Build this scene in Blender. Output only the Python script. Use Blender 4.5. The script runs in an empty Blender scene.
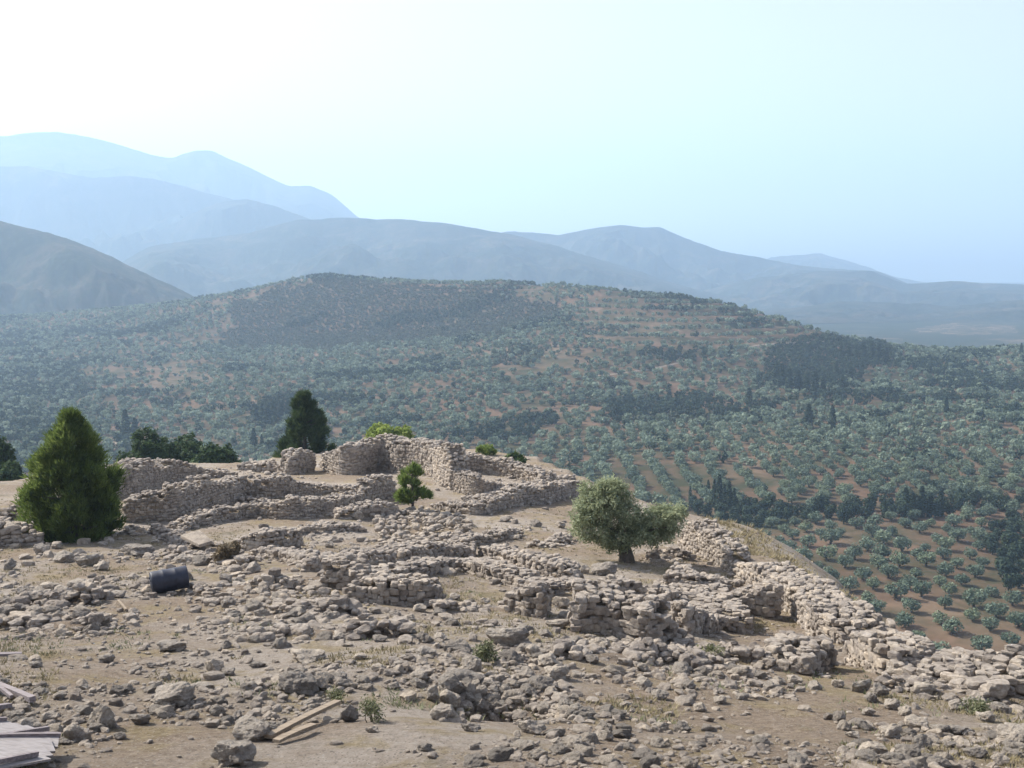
import bpy, math, random
import numpy as np
from mathutils import Vector

# ------------------------------------------------------------------ camera, sky, sun, exposure
scene = bpy.context.scene
COL = scene.collection
F_PX = 1100.0
TANP = (384 - 265) / F_PX
PITCH = math.atan(TANP)
SUN_AZ, SUN_EL = math.radians(-62), math.radians(40)     # azimuth from +Y (view), negative = to the left

cam = bpy.data.cameras.new('camera')
cam_ob = bpy.data.objects.new('camera', cam)
COL.objects.link(cam_ob)
cam.sensor_width = 36.0
cam.lens = 36.0 * F_PX / 1024.0
cam.clip_start, cam.clip_end = 0.2, 40000
cam_ob.location = (0, 0, 0)
cam_ob.rotation_euler = (math.pi / 2 - PITCH, 0, 0)
scene.camera = cam_ob

world = bpy.data.worlds.new("World")
scene.world = world
world.use_nodes = True
wn = world.node_tree
bg = wn.nodes['Background']
sky = wn.nodes.new('ShaderNodeTexSky')
sky.sky_type = 'NISHITA'
sky.sun_disc = False
sky.sun_elevation = SUN_EL
sky.sun_rotation = SUN_AZ
sky.altitude = 250
sky.air_density = 1.0
sky.dust_density = 2.0
sky.ozone_density = 2.5
hsv = wn.nodes.new('ShaderNodeHueSaturation')      # milky summer sky: less saturated than clear air
hsv.inputs['Saturation'].default_value = 0.36
hsv.inputs['Hue'].default_value = 0.535
wn.links.new(sky.outputs[0], hsv.inputs['Color'])
wn.links.new(hsv.outputs[0], bg.inputs[0])
bg.inputs[1].default_value = 0.125

sl = bpy.data.lights.new('sun', 'SUN')
sl.energy = 5.0
sl.angle = math.radians(0.6)
sl.color = (1.0, 0.94, 0.84)
sun = bpy.data.objects.new('sun', sl)
COL.objects.link(sun)
sdir = Vector((math.sin(SUN_AZ) * math.cos(SUN_EL), math.cos(SUN_AZ) * math.cos(SUN_EL), math.sin(SUN_EL)))
sun.rotation_euler = sdir.to_track_quat('Z', 'Y').to_euler()

scene.view_settings.view_transform = 'Standard'
scene.view_settings.look = 'None'
scene.view_settings.gamma = 1.0
scene.view_settings.exposure = 0.88
scene.render.engine = 'CYCLES'
cy = scene.cycles
cy.max_bounces = 5
cy.diffuse_bounces = 3
cy.glossy_bounces = 2
cy.volume_bounces = 3
cy.use_denoising = True
cy.caustics_reflective = cy.caustics_refractive = False

HAZE_DENSITY = 0.00020
HAZE_COLOR = (0.55, 0.76, 1.0)
HAZE_G = 0.25

rng = np.random.default_rng(7)
random.seed(7)

# ------------------------------------------------------------------ maths helpers
CP, SP = math.cos(PITCH), math.sin(PITCH)

def ray(px, py):
    """pixel -> (x/y, z/y) slopes of the viewing ray, y being metres ahead of the camera."""
    u = (np.asarray(px, float) - 512) / F_PX
    v = (384 - np.asarray(py, float)) / F_PX
    dy = CP + v * SP
    return u / dy, (v * CP - SP) / dy

def P(px, py, D):
    a, b = ray(px, py)
    return np.array([a * D, D, b * D])

def project(x, y, z):
    f = y * CP - z * SP
    up = y * SP + z * CP
    return 512 + F_PX * x / f, 384 - F_PX * up / f

def _hash(ix, iy, iz):
    h = (ix.astype(np.int64) * 374761393 + iy.astype(np.int64) * 668265263 + iz.astype(np.int64) * 2147483647) & 0xFFFFFFFF
    h = ((h ^ (h >> 13)) * 1274126177) & 0xFFFFFFFF
    h = ((h ^ (h >> 16)) * 2246822519) & 0xFFFFFFFF
    return ((h ^ (h >> 15)) & 0xFFFFFF) / float(0xFFFFFF)

def noise3(x, y, z):
    x, y, z = np.broadcast_arrays(np.asarray(x, float), np.asarray(y, float), np.asarray(z, float))
    ix, iy, iz = np.floor(x), np.floor(y), np.floor(z)
    fx, fy, fz = x - ix, y - iy, z - iz
    fx, fy, fz = fx*fx*(3-2*fx), fy*fy*(3-2*fy), fz*fz*(3-2*fz)
    r = 0
    for a in (0, 1):
        for b in (0, 1):
            for c in (0, 1):
                w = (fx if a else 1-fx) * (fy if b else 1-fy) * (fz if c else 1-fz)
                r = r + w * _hash(ix + a, iy + b, iz + c)
    return r * 2 - 1

def fbm(x, y, scale, octaves=4, seed=0, gain=0.5):
    r, amp, s = 0, 1.0, 1.0 / scale
    for k in range(octaves):
        r = r + amp * noise3(np.asarray(x) * s + 17.3 * k + seed * 31.7, np.asarray(y) * s - 9.1 * k, np.full(np.shape(x), k + seed * 5.5))
        amp *= gain
        s *= 2.03
    return r

def smooth(a, b, x):
    t = np.clip((x - a) / (b - a), 0, 1)
    return t * t * (3 - 2 * t)

class RBF:
    def __init__(self, pts, vals, lam=0.0):
        self.p = np.asarray(pts, float)
        v = np.asarray(vals, float)
        n = len(v)
        d = np.linalg.norm(self.p[:, None] - self.p[None], axis=2)
        A = np.zeros((n + 3, n + 3))
        A[:n, :n] = d - lam * np.eye(n)
        A[:n, n] = 1
        A[:n, n+1:] = self.p / 100
        A[n:, :n] = A[:n, n:].T
        self.w = np.linalg.lstsq(A, np.concatenate([v, np.zeros(3)]), rcond=None)[0]
    def __call__(self, x, y):
        x = np.asarray(x, float); y = np.asarray(y, float)
        sh = x.shape
        q = np.stack([x.ravel(), y.ravel()], 1)
        out = np.empty(len(q))
        n = len(self.p)
        for i in range(0, len(q), 20000):
            c = q[i:i+20000]
            d = np.sqrt(((c[:, None] - self.p[None]) ** 2).sum(2))
            out[i:i+20000] = d @ self.w[:n] + self.w[n] + c @ self.w[n+1:] / 100
        return out.reshape(sh)

def inside(poly, x, y):
    x = np.asarray(x, float); y = np.asarray(y, float)
    r = np.zeros(x.shape, bool)
    n = len(poly)
    for i in range(n):
        x0, y0 = poly[i]; x1, y1 = poly[(i + 1) % n]
        if y0 == y1: continue
        c = ((y0 > y) != (y1 > y)) & (x < (x1 - x0) * (y - y0) / (y1 - y0) + x0)
        r ^= c
    return r

def seg_dist(poly, x, y, closed=False):
    x = np.asarray(x, float); y = np.asarray(y, float)
    best = np.full(x.shape, 1e9)
    m = len(poly)
    for i in range(m if closed else m - 1):
        ax, ay = poly[i]; bx, by = poly[(i + 1) % m]
        dx, dy = bx - ax, by - ay
        t = np.clip(((x - ax) * dx + (y - ay) * dy) / (dx*dx + dy*dy + 1e-12), 0, 1)
        best = np.minimum(best, np.hypot(x - ax - t*dx, y - ay - t*dy))
    return best

# ------------------------------------------------------------------ object helpers
def mesh_from(name, V, faces, mat=None, tone=None, smooth_shade=False):
    """faces: list of int arrays (n,k)."""
    me = bpy.data.meshes.new(name)
    V = np.ascontiguousarray(V, dtype=np.float32)
    me.vertices.add(len(V))
    me.vertices.foreach_set('co', V.ravel())
    idx = np.concatenate([f.ravel() for f in faces]).astype(np.int32)
    tot = np.concatenate([np.full(len(f), f.shape[1]) for f in faces])
    start = np.concatenate([[0], np.cumsum(tot)[:-1]]).astype(np.int32)
    me.loops.add(len(idx))
    me.polygons.add(len(tot))
    me.loops.foreach_set('vertex_index', idx)
    me.polygons.foreach_set('loop_start', start)
    me.polygons.foreach_set('use_smooth', np.full(len(tot), smooth_shade, dtype=bool))
    me.update(calc_edges=True)
    if tone is not None:
        at = me.attributes.new('tone', 'FLOAT', 'POINT')
        at.data.foreach_set('value', np.ascontiguousarray(tone, dtype=np.float32))
    if mat is not None:
        me.materials.append(mat)
    return me

def link(name, me, parent=None, loc=None, rot=None, scale=None):
    o = bpy.data.objects.new(name, me)
    COL.objects.link(o)
    if parent is not None: o.parent = parent
    if loc is not None: o.location = loc
    if rot is not None: o.rotation_euler = rot
    if scale is not None: o.scale = scale
    return o

def tag(o, label=None, cat=None, group=None, kind=None):
    if label: o['label'] = label
    if cat: o['category'] = cat
    if group: o['group'] = group
    if kind: o['kind'] = kind
    return o

def copy_tree(o, loc, rotz=0.0, scale=1.0):
    r = o.copy()
    COL.objects.link(r)
    r.location = loc
    r.rotation_euler = (0, 0, rotz)
    r.scale = (scale,) * 3
    for ch in o.children:
        c = ch.copy()
        COL.objects.link(c)
        c.parent = r
    return r

class Acc:
    """accumulates pieces into one mesh"""
    def __init__(self):
        self.V, self.F, self.T, self.n = [], {}, [], 0
    def add(self, V, F, tone=0.5):
        V = np.asarray(V, float)
        if not isinstance(F, list): F = [F]
        for f in F:
            f = np.asarray(f)
            self.F.setdefault(f.shape[1], []).append(f + self.n)
        self.V.append(V)
        self.T.append(np.broadcast_to(np.asarray(tone, float), (len(V),)))
        self.n += len(V)
    def mesh(self, name, mat, smooth_shade=False):
        return mesh_from(name, np.concatenate(self.V), [np.concatenate(v) for v in self.F.values()], mat,
                         np.concatenate(self.T), smooth_shade)

def batch(acc, protoV, protoF, M, T, tone):
    """many copies of one prototype: M (n,3,3), T (n,3), tone (n,)"""
    n, k = len(T), len(protoV)
    if n == 0: return
    V = np.einsum('nij,kj->nki', M, protoV) + T[:, None]
    F = (protoF[None] + (np.arange(n) * k)[:, None, None]).reshape(-1, protoF.shape[1])
    acc.add(V.reshape(-1, 3), F, np.repeat(tone, k))

def rotz_m(a):
    a = np.asarray(a)
    c, s, z, o = np.cos(a), np.sin(a), np.zeros_like(a), np.ones_like(a)
    return np.stack([np.stack([c, -s, z], -1), np.stack([s, c, z], -1), np.stack([z, z, o], -1)], -2)

def rand_rot(n, tilt=math.pi):
    a = rng.uniform(0, 2*math.pi, n); b = rng.uniform(-tilt, tilt, n); c = rng.uniform(0, 2*math.pi, n)
    cb, sb, o, z = np.cos(b), np.sin(b), np.ones(n), np.zeros(n)
    rx = np.stack([np.stack([o, z, z], -1), np.stack([z, cb, -sb], -1), np.stack([z, sb, cb], -1)], -2)
    return rotz_m(a) @ rx @ rotz_m(c)

def tube(acc, pts, rad, n=7, tone=0.5):
    pts = np.asarray(pts, float); rad = np.asarray(rad, float)
    m = len(pts)
    tan = np.gradient(pts, axis=0)
    tan /= np.linalg.norm(tan, axis=1)[:, None] + 1e-9
    ref = np.where(np.abs(tan[:, 2:3]) > 0.9, [[1.0, 0, 0]], [[0, 0, 1.0]])
    a = np.cross(tan, ref); a /= np.linalg.norm(a, axis=1)[:, None]
    b = np.cross(tan, a)
    th = np.arange(n) * 2 * math.pi / n
    V = pts[:, None] + rad[:, None, None] * (np.cos(th)[None, :, None] * a[:, None] + np.sin(th)[None, :, None] * b[:, None])
    i = np.arange(m - 1)[:, None] * n; j = np.arange(n)[None]
    F = np.stack([i + j, i + (j + 1) % n, i + n + (j + 1) % n, i + n + j], -1).reshape(-1, 4)
    acc.add(V.reshape(-1, 3), F, tone)

def grid_faces(nr, nc):
    i = np.arange(nr - 1)[:, None] * nc; j = np.arange(nc - 1)[None]
    return np.stack([i + j, i + j + 1, i + nc + j + 1, i + nc + j], -1).reshape(-1, 4)

# icosphere and rocks
def icosphere(sub):
    t = (1 + 5 ** .5) / 2
    V = [(-1,t,0),(1,t,0),(-1,-t,0),(1,-t,0),(0,-1,t),(0,1,t),(0,-1,-t),(0,1,-t),(t,0,-1),(t,0,1),(-t,0,-1),(-t,0,1)]
    F = [(0,11,5),(0,5,1),(0,1,7),(0,7,10),(0,10,11),(1,5,9),(5,11,4),(11,10,2),(10,7,6),(7,1,8),
         (3,9,4),(3,4,2),(3,2,6),(3,6,8),(3,8,9),(4,9,5),(2,4,11),(6,2,10),(8,6,7),(9,8,1)]
    V = [np.array(v) / np.linalg.norm(v) for v in V]
    for _ in range(sub):
        cache, G = {}, []
        def mid(a, b):
            k = (min(a, b), max(a, b))
            if k not in cache:
                m = V[a] + V[b]
                V.append(m / np.linalg.norm(m)); cache[k] = len(V) - 1
            return cache[k]
        for a, b, c in F:
            ab, bc, ca = mid(a, b), mid(b, c), mid(c, a)
            G += [(a, ab, ca), (b, bc, ab), (c, ca, bc), (ab, bc, ca)]
        F = G
    return np.array(V), np.array(F)
ICO = [icosphere(k) for k in range(5)]

def rock(sub, seed, planes=11, rough=0.06, blocky=0.0):
    r = np.random.default_rng(seed)
    V, F = ICO[sub]
    n = r.normal(size=(planes, 3)); n /= np.linalg.norm(n, axis=1)[:, None]
    d = r.uniform(0.62, 1.0, planes)
    if blocky:
        ax = np.array([[1,0,0],[-1,0,0],[0,1,0],[0,-1,0],[0,0,1],[0,0,-1]], float) + r.normal(0, .13, (6, 3))
        ax /= np.linalg.norm(ax, axis=1)[:, None]
        n = np.concatenate([n, ax]); d = np.concatenate([d + .12, r.uniform(.6, .74, 6)])
    c = V @ n.T
    rad = np.min(np.where(c > 0.05, d / np.maximum(c, .05), 9), axis=1)
    rad = np.minimum(rad, 1.15)
    s = seed * 3.7
    rad = rad * (1 + rough * noise3(V[:,0]*2.3+s, V[:,1]*2.3, V[:,2]*2.3) )
    if sub >= 3:
        rad = rad * (1 + .075 * noise3(V[:,0]*5+s, V[:,1]*5, V[:,2]*5) + .05 * noise3(V[:,0]*13+s, V[:,1]*13, V[:,2]*13))
    W = V * rad[:, None]
    lo, hi = W.min(0), W.max(0)
    return (W - (lo + hi) / 2) / ((hi - lo) / 2), F
ROCK1 = [rock(1, 100 + k, 9, .05, blocky=1) for k in range(14)]
ROCK0 = [rock(0, 200 + k, 9, .08) for k in range(8)]
ROCK2 = [rock(2, 300 + k, 12, .13, blocky=k % 3 == 0) for k in range(18)]
ROCKW = [rock(2, 700 + k, 8, .08, blocky=1) for k in range(18)]
ROCK4 = [rock(4, 400 + k, 12, .16, blocky=0) for k in range(12)]

# ------------------------------------------------------------------ materials
def new_mat(name):
    m = bpy.data.materials.new(name)
    m.use_nodes = True
    nt = m.node_tree
    return m, nt, nt.nodes['Principled BSDF']

def N(nt, t, **kw):
    n = nt.nodes.new(t)
    for k, v in kw.items():
        if k in n.inputs: n.inputs[k].default_value = v
        else: setattr(n, k, v)
    return n

def noise_node(nt, scale, detail=4, rough=.6, coord='Object', dist=0.0):
    tc = N(nt, 'ShaderNodeTexCoord')
    t = N(nt, 'ShaderNodeTexNoise')
    t.inputs['Scale'].default_value = scale
    t.inputs['Detail'].default_value = detail
    t.inputs['Roughness'].default_value = rough
    t.inputs['Distortion'].default_value = dist
    nt.links.new(tc.outputs[coord], t.inputs['Vector'])
    return t.outputs[0]

def ramp(nt, fac, stops):
    r = N(nt, 'ShaderNodeValToRGB')
    cr = r.color_ramp
    while len(cr.elements) < len(stops): cr.elements.new(.5)
    for e, (p, c) in zip(cr.elements, stops):
        e.position = p
        e.color = (*c, 1) if len(c) == 3 else c
    nt.links.new(fac, r.inputs[0])
    return r.outputs[0]

def mix(nt, fac, a, b, blend='MIX'):
    m = N(nt, 'ShaderNodeMix', data_type='RGBA', blend_type=blend)
    for s, v in ((0, fac), (6, a), (7, b)):
        if isinstance(v, (int, float)): m.inputs[s].default_value = v
        elif isinstance(v, tuple): m.inputs[s].default_value = (*v, 1)
        else: nt.links.new(v, m.inputs[s])
    return m.outputs[2]

def bump(nt, b, height, strength, dist):
    n = N(nt, 'ShaderNodeBump')
    n.inputs['Strength'].default_value = strength
    n.inputs['Distance'].default_value = dist
    nt.links.new(height, n.inputs['Height'])
    nt.links.new(n.outputs[0], b.inputs['Normal'])

def attr(nt, name='tone'):
    a = N(nt, 'ShaderNodeAttribute')
    a.attribute_name = name
    return a.outputs['Fac']

G3 = lambda a, b, c: (a, b, c)
def stone_material(name, lo, midc, hi, scale=1.0, attr_tone=True, lichen=.5):
    m, nt, b = new_mat(name)
    b.inputs['Roughness'].default_value = .95
    b.inputs['Specular IOR Level'].default_value = .15
    n1 = noise_node(nt, 1.7 * scale, 6, .65)
    n2 = noise_node(nt, 9 * scale, 5, .7)
    base = ramp(nt, n2, [(.25, lo), (.5, midc), (.75, hi)])
    if attr_tone:
        tone = attr(nt)
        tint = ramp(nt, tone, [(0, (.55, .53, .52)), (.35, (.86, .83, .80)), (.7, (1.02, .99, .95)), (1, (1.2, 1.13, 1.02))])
    else:
        oi = N(nt, 'ShaderNodeObjectInfo')
        tint = ramp(nt, oi.outputs['Random'], [(0, (.62, .61, .60)), (.5, (.92, .90, .87)), (1, (1.15, 1.10, 1.02))])
    c = mix(nt, 1.0, base, tint, 'MULTIPLY')
    dark = ramp(nt, n1, [(.50, (1, 1, 1)), (.68, (1-lichen, 1-lichen, 1-lichen*.95))])
    c = mix(nt, .85, c, dark, 'MULTIPLY')
    nt.links.new(c, b.inputs['Base Color'])
    bump(nt, b, noise_node(nt, 11 * scale, 8, .8), .9, .10)
    return m

M_WALL = stone_material('limestone_wall', (.25, .216, .185), (.41, .364, .318), (.56, .508, .452), 1.0)
M_BOULDER = stone_material('boulder_limestone', (.225, .198, .175), (.43, .385, .335), (.60, .545, .485), 1.6, attr_tone=False, lichen=.55)
M_RUBBLE = stone_material('rubble_limestone', (.25, .218, .188), (.41, .362, .312), (.56, .505, .445), 1.5)

def ground_material():
    m, nt, b = new_mat('dry_ground')
    b.inputs['Roughness'].default_value = 1.0
    b.inputs['Specular IOR Level'].default_value = .05
    big = noise_node(nt, .16, 5, .6)
    midn = noise_node(nt, .75, 6, .68, dist=.4)
    fine = noise_node(nt, 7.0, 6, .75)
    soil = ramp(nt, fine, [(.28, (.15, .112, .080)), (.5, (.265, .208, .156)), (.72, (.38, .312, .245))])
    dust = ramp(nt, fine, [(.28, (.255, .212, .172)), (.5, (.355, .305, .257)), (.75, (.46, .405, .352))])
    straw = ramp(nt, fine, [(.3, (.17, .130, .072)), (.5, (.28, .224, .135)), (.75, (.39, .325, .21))])
    c = mix(nt, ramp(nt, big, [(.44, (0,0,0)), (.58, (1,1,1))]), soil, dust)
    c = mix(nt, ramp(nt, midn, [(.50, (0,0,0)), (.62, (.85,.85,.85))]), c, straw)
    green = noise_node(nt, .42, 5, .7)
    c = mix(nt, ramp(nt, green, [(.60, (0,0,0)), (.72, (.6,.6,.6))]), c, (.10, .10, .048))
    # gravel specks
    tc = N(nt, 'ShaderNodeTexCoord')
    vo = N(nt, 'ShaderNodeTexVoronoi')
    vo.inputs['Scale'].default_value = 9
    nt.links.new(tc.outputs['Object'], vo.inputs['Vector'])
    sp = ramp(nt, vo.outputs['Distance'], [(.16, (1,1,1)), (.26, (0,0,0))])
    spc = ramp(nt, vo.outputs['Color'], [(.35, (.16, .142, .126)), (.65, (.38, .345, .31))])
    c = mix(nt, mix(nt, 1.0, sp, ramp(nt, midn, [(.38, (.9,.9,.9)), (.6, (.15,.15,.15))]), 'MULTIPLY'), c, spc)
    vo2 = N(nt, 'ShaderNodeTexVoronoi')
    vo2.inputs['Scale'].default_value = 24
    nt.links.new(tc.outputs['Object'], vo2.inputs['Vector'])
    sp2 = ramp(nt, vo2.outputs['Distance'], [(.20, (.85,.85,.85)), (.34, (0,0,0))])
    spc2 = ramp(nt, vo2.outputs['Color'], [(.3, (.12, .095, .075)), (.5, (.26, .225, .19)), (.72, (.44, .40, .35))])
    c = mix(nt, sp2, c, spc2)
    nt.links.new(c, b.inputs['Base Color'])
    bump(nt, b, noise_node(nt, 6.0, 9, .8), 1.0, .16)
    return m
M_GROUND = ground_material()

def land_material(name, s, stops_soil, green, gmin=.46, gmax=.6, spotscale=None):
    m, nt, b = new_mat(name)
    b.inputs['Roughness'].default_value = 1.0
    b.inputs['Specular IOR Level'].default_value = .03
    a = noise_node(nt, s, 6, .62)
    f = noise_node(nt, s * 14, 5, .7)
    soil = ramp(nt, a, stops_soil)
    soil = mix(nt, .55, soil, ramp(nt, f, [(.3, (.6,.6,.6)), (.7, (1.3,1.3,1.3))]), 'MULTIPLY')
    g = noise_node(nt, s * 2.7, 6, .7, dist=.5)
    c = mix(nt, ramp(nt, g, [(gmin, (0,0,0)), (gmax, (1,1,1))]), soil, green)
    if spotscale:
        tc = N(nt, 'ShaderNodeTexCoord')
        vo = N(nt, 'ShaderNodeTexVoronoi')
        vo.inputs['Scale'].default_value = spotscale
        nt.links.new(tc.outputs['Object'], vo.inputs['Vector'])
        c = mix(nt, ramp(nt, vo.outputs['Distance'], [(.30, (.8,.8,.8)), (.46, (0,0,0))]), c, (.035, .045, .03))
    nt.links.new(c, b.inputs['Base Color'])
    return m
M_VALLEY = land_material('valley_soil', .012, [(.30, (.085, .054, .036)), (.5, (.135, .088, .06)), (.7, (.165, .122, .084))], (.050, .052, .030), .42, .62)
M_MOUNT = land_material('mountain_scrub', .0035, [(.3, (.04, .04, .034)), (.5, (.065, .058, .046)), (.7, (.11, .088, .066))], (.020, .028, .023), .38, .56, .07)
M_PLAIN = land_material('plain_fields', .0045, [(.3, (.045, .05, .035)), (.5, (.07, .065, .05)), (.72, (.17, .13, .10))], (.03, .04, .03), .36, .50, .06)

M_PALEFIELD = land_material('pale_fields', .02, [(.35, (.06, .055, .04)), (.5, (.17, .125, .095)), (.7, (.26, .20, .16))], (.04, .045, .03), .42, .52)
def leaf_material(name, lo, midc, hi, transl=.3):
    m, nt, b = new_mat(name)
    b.inputs['Roughness'].default_value = .75
    b.inputs['Specular IOR Level'].default_value = .2
    c = ramp(nt, attr(nt), [(0, lo), (.5, midc), (1, hi)])
    oi = N(nt, 'ShaderNodeObjectInfo')
    c = mix(nt, 1.0, c, ramp(nt, oi.outputs['Random'], [(0, (.72, .76, .74)), (.5, (1, 1, 1)), (1, (1.22, 1.16, 1.0))]), 'MULTIPLY')
    nt.links.new(c, b.inputs['Base Color'])
    tr = N(nt, 'ShaderNodeBsdfTranslucent')
    nt.links.new(c, tr.inputs['Color'])
    mx = N(nt, 'ShaderNodeMixShader')
    mx.inputs[0].default_value = transl
    nt.links.new(b.outputs[0], mx.inputs[1])
    nt.links.new(tr.outputs[0], mx.inputs[2])
    nt.links.new(mx.outputs[0], nt.nodes['Material Output'].inputs[0])
    return m
M_OLIVE = leaf_material('olive_leaves', (.13, .155, .088), (.245, .28, .178), (.39, .43, .30), .42)
M_OLIVE_FAR = leaf_material('grove_leaves', (.062, .088, .058), (.142, .182, .128), (.245, .295, .22), .28)
M_CONIFER = leaf_material('conifer_needles', (.065, .092, .025), (.17, .225, .056), (.33, .375, .11), .45)
M_PINE = leaf_material('pine_needles', (.03, .048, .022), (.07, .105, .042), (.13, .17, .065), .3)
M_PINELIGHT = leaf_material('young_pine_needles', (.075, .11, .03), (.18, .245, .065), (.31, .37, .11), .45)
M_BROAD = leaf_material('broad_leaves', (.025, .045, .018), (.055, .09, .035), (.10, .15, .055), .3)
M_DARK = leaf_material('dark_foliage', (.014, .026, .018), (.032, .052, .032), (.062, .088, .050), .2)
M_SCRUB = leaf_material('scrub_foliage', (.04, .05, .033), (.072, .084, .054), (.115, .125, .083), .15)
M_DRYBUSH = leaf_material('dry_bush', (.09, .07, .045), (.17, .135, .09), (.27, .22, .15), .2)
M_STRAW = leaf_material('dry_grass', (.15, .12, .062), (.25, .205, .115), (.36, .305, .19), .25)
M_WEED = leaf_material('weed_leaves', (.08, .09, .045), (.15, .16, .085), (.24, .245, .15), .25)

def bark_material():
    m, nt, b = new_mat('bark')
    b.inputs['Roughness'].default_value = .95
    c = ramp(nt, noise_node(nt, 12, 5, .7), [(.3, (.035, .027, .02)), (.7, (.13, .105, .08))])
    nt.links.new(c, b.inputs['Base Color'])
    bump(nt, b, noise_node(nt, 25, 4, .7), .6, .03)
    return m
M_BARK = bark_material()

def wood_material(name, lo, hi, sc=(3, 40, 40)):
    m, nt, b = new_mat(name)
    b.inputs['Roughness'].default_value = .8
    tc = N(nt, 'ShaderNodeTexCoord'); mp = N(nt, 'ShaderNodeMapping')
    mp.inputs['Scale'].default_value = sc
    nt.links.new(tc.outputs['Object'], mp.inputs[0])
    t = N(nt, 'ShaderNodeTexNoise'); t.inputs['Scale'].default_value = 1; t.inputs['Detail'].default_value = 6
    nt.links.new(mp.outputs[0], t.inputs['Vector'])
    nt.links.new(ramp(nt, t.outputs[0], [(.3, lo), (.7, hi)]), b.inputs['Base Color'])
    bump(nt, b, t.outputs[0], .4, .01)
    return m
M_WOOD_PALE = wood_material('weathered_board', (.17, .15, .143), (.30, .272, .262))
M_WOOD_TAN = wood_material('tan_plank', (.16, .12, .08), (.30, .235, .165))
M_WOOD_GREY = wood_material('grey_beam', (.12, .10, .10), (.26, .22, .22))

def plastic():
    m, nt, b = new_mat('dark_blue_plastic')
    c = ramp(nt, noise_node(nt, 6, 5, .7), [(.35, (.010, .012, .024)), (.75, (.030, .034, .058))])
    nt.links.new(c, b.inputs['Base Color'])
    b.inputs['Roughness'].default_value = .55
    return m
M_PLASTIC = plastic()

# ------------------------------------------------------------------ ground of the citadel
DY = np.array([[430, 100], [445, 93], [455, 86], [470, 75], [485, 65], [500, 57], [520, 49.5], [540, 42], [565, 34], [590, 28], [615, 24],
               [640, 20.5], [670, 17.5], [700, 15], [740, 12.6], [768, 11], [820, 8.8], [900, 6.6], [1000, 4.9]])
FX = np.array([0, 450, 600, 700, 800, 900, 1024])
FY = np.array([455, 500, 545, 580, 620, 650, 690, 768])
FT = np.array([[1, 1, 1.03, 1.05, 1.05, 1.05, 1.05], [1, 1, 1.10, 1.14, 1.16, 1.16, 1.16], [1, 1.02, 1.13, 1.18, 1.25, 1.28, 1.3],
               [1, 1, 1.16, 1.26, 1.35, 1.40, 1.42], [1, 1, 1.10, 1.22, 1.32, 1.36, 1.38], [1, 1, 1.06, 1.14, 1.28, 1.34, 1.34],
               [1, 1, 1.03, 1.07, 1.15, 1.22, 1.26], [1, 1, 1, 1.02, 1.04, 1.05, 1.06]])
def depth_at(px, py):
    base = np.interp(py, DY[:, 0], DY[:, 1])
    rows = [np.interp(px, FX, r) for r in FT]
    return base * np.interp(py, FY, rows)

EDGE_PX = [(-250, 500), (0, 480), (120, 466), (240, 462), (330, 447), (430, 444), (520, 456), (580, 479), (640, 500), (700, 517), (738, 550),
           (790, 584), (845, 628), (900, 652), (960, 664), (1024, 668), (1300, 700)]
pts, zs = [], []
poly_px = EDGE_PX + [(1300, 1100), (-250, 1100)]
for py in (447, 456, 466, 478, 492, 508, 526, 546, 568, 592, 618, 645, 675, 710, 760, 830, 920, 1000):
    for px in range(-250, 1301, 75):
        if inside(poly_px, np.array([px]), np.array([py]))[0]:
            p = P(px, py, depth_at(px, py))
            pts.append(p[:2]); zs.append(p[2])
for px, py in EDGE_PX:
    p = P(px, py, depth_at(px, py)); pts.append(p[:2]); zs.append(p[2])
for x in (-12, -6, 0, 6, 12):
    for y, z in ((1, -1.75), (-6, -1.7), (-20, -1.7)):
        pts.append((x, y)); zs.append(z)
CIT = RBF(pts, zs, lam=1.2)
EDGE = [tuple(P(px, py, depth_at(px, py))[:2]) for px, py in EDGE_PX]
EDGE = EDGE + [(EDGE[-1][0] + 10, -60), (EDGE[0][0] - 10, -60)]

# bilinear table of the smooth ground
GX = np.arange(-170, 170.1, 1.0); GY = np.arange(-60, 200.1, 1.0)
gx, gy = np.meshgrid(GX, GY)
ins = inside(EDGE, gx, gy)
dist = np.where(ins, 0, seg_dist(EDGE, gx, gy, closed=True))
dist = np.maximum(dist - 1.2, 0)
# outside the edge keep the height of the nearest edge, then fall away
GZ = CIT(gx, gy)
_epx, _ = project(gx, np.maximum(gy, 3), GZ)
_wr = smooth(835, 905, _epx) * (gy > 3)
_l = 1.8 * (1 - _wr) + .7 * _wr
GZ = np.where(dist > 0, np.minimum(GZ, -9 - .08*gy), GZ) - (.72 + .25 * _wr) * (dist - _l * (1 - np.exp(-dist / _l)))
def G0(x, y):
    x = np.asarray(x, float); y = np.asarray(y, float)
    fx = np.clip((x - GX[0]), 0, len(GX) - 1.001); fy = np.clip((y - GY[0]), 0, len(GY) - 1.001)
    ix, iy = fx.astype(int), fy.astype(int); fx, fy = fx - ix, fy - iy
    return (GZ[iy, ix]*(1-fx)*(1-fy) + GZ[iy, ix+1]*fx*(1-fy) + GZ[iy+1, ix]*(1-fx)*fy + GZ[iy+1, ix+1]*fx*fy)
def G(x, y):
    r = np.hypot(x, y)
    return G0(x, y) + smooth(2, 12, r) * (.16 * fbm(x, y, 3.2, 5, 1) + .22 * fbm(x, y, 11, 2, 2)) - .12

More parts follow.
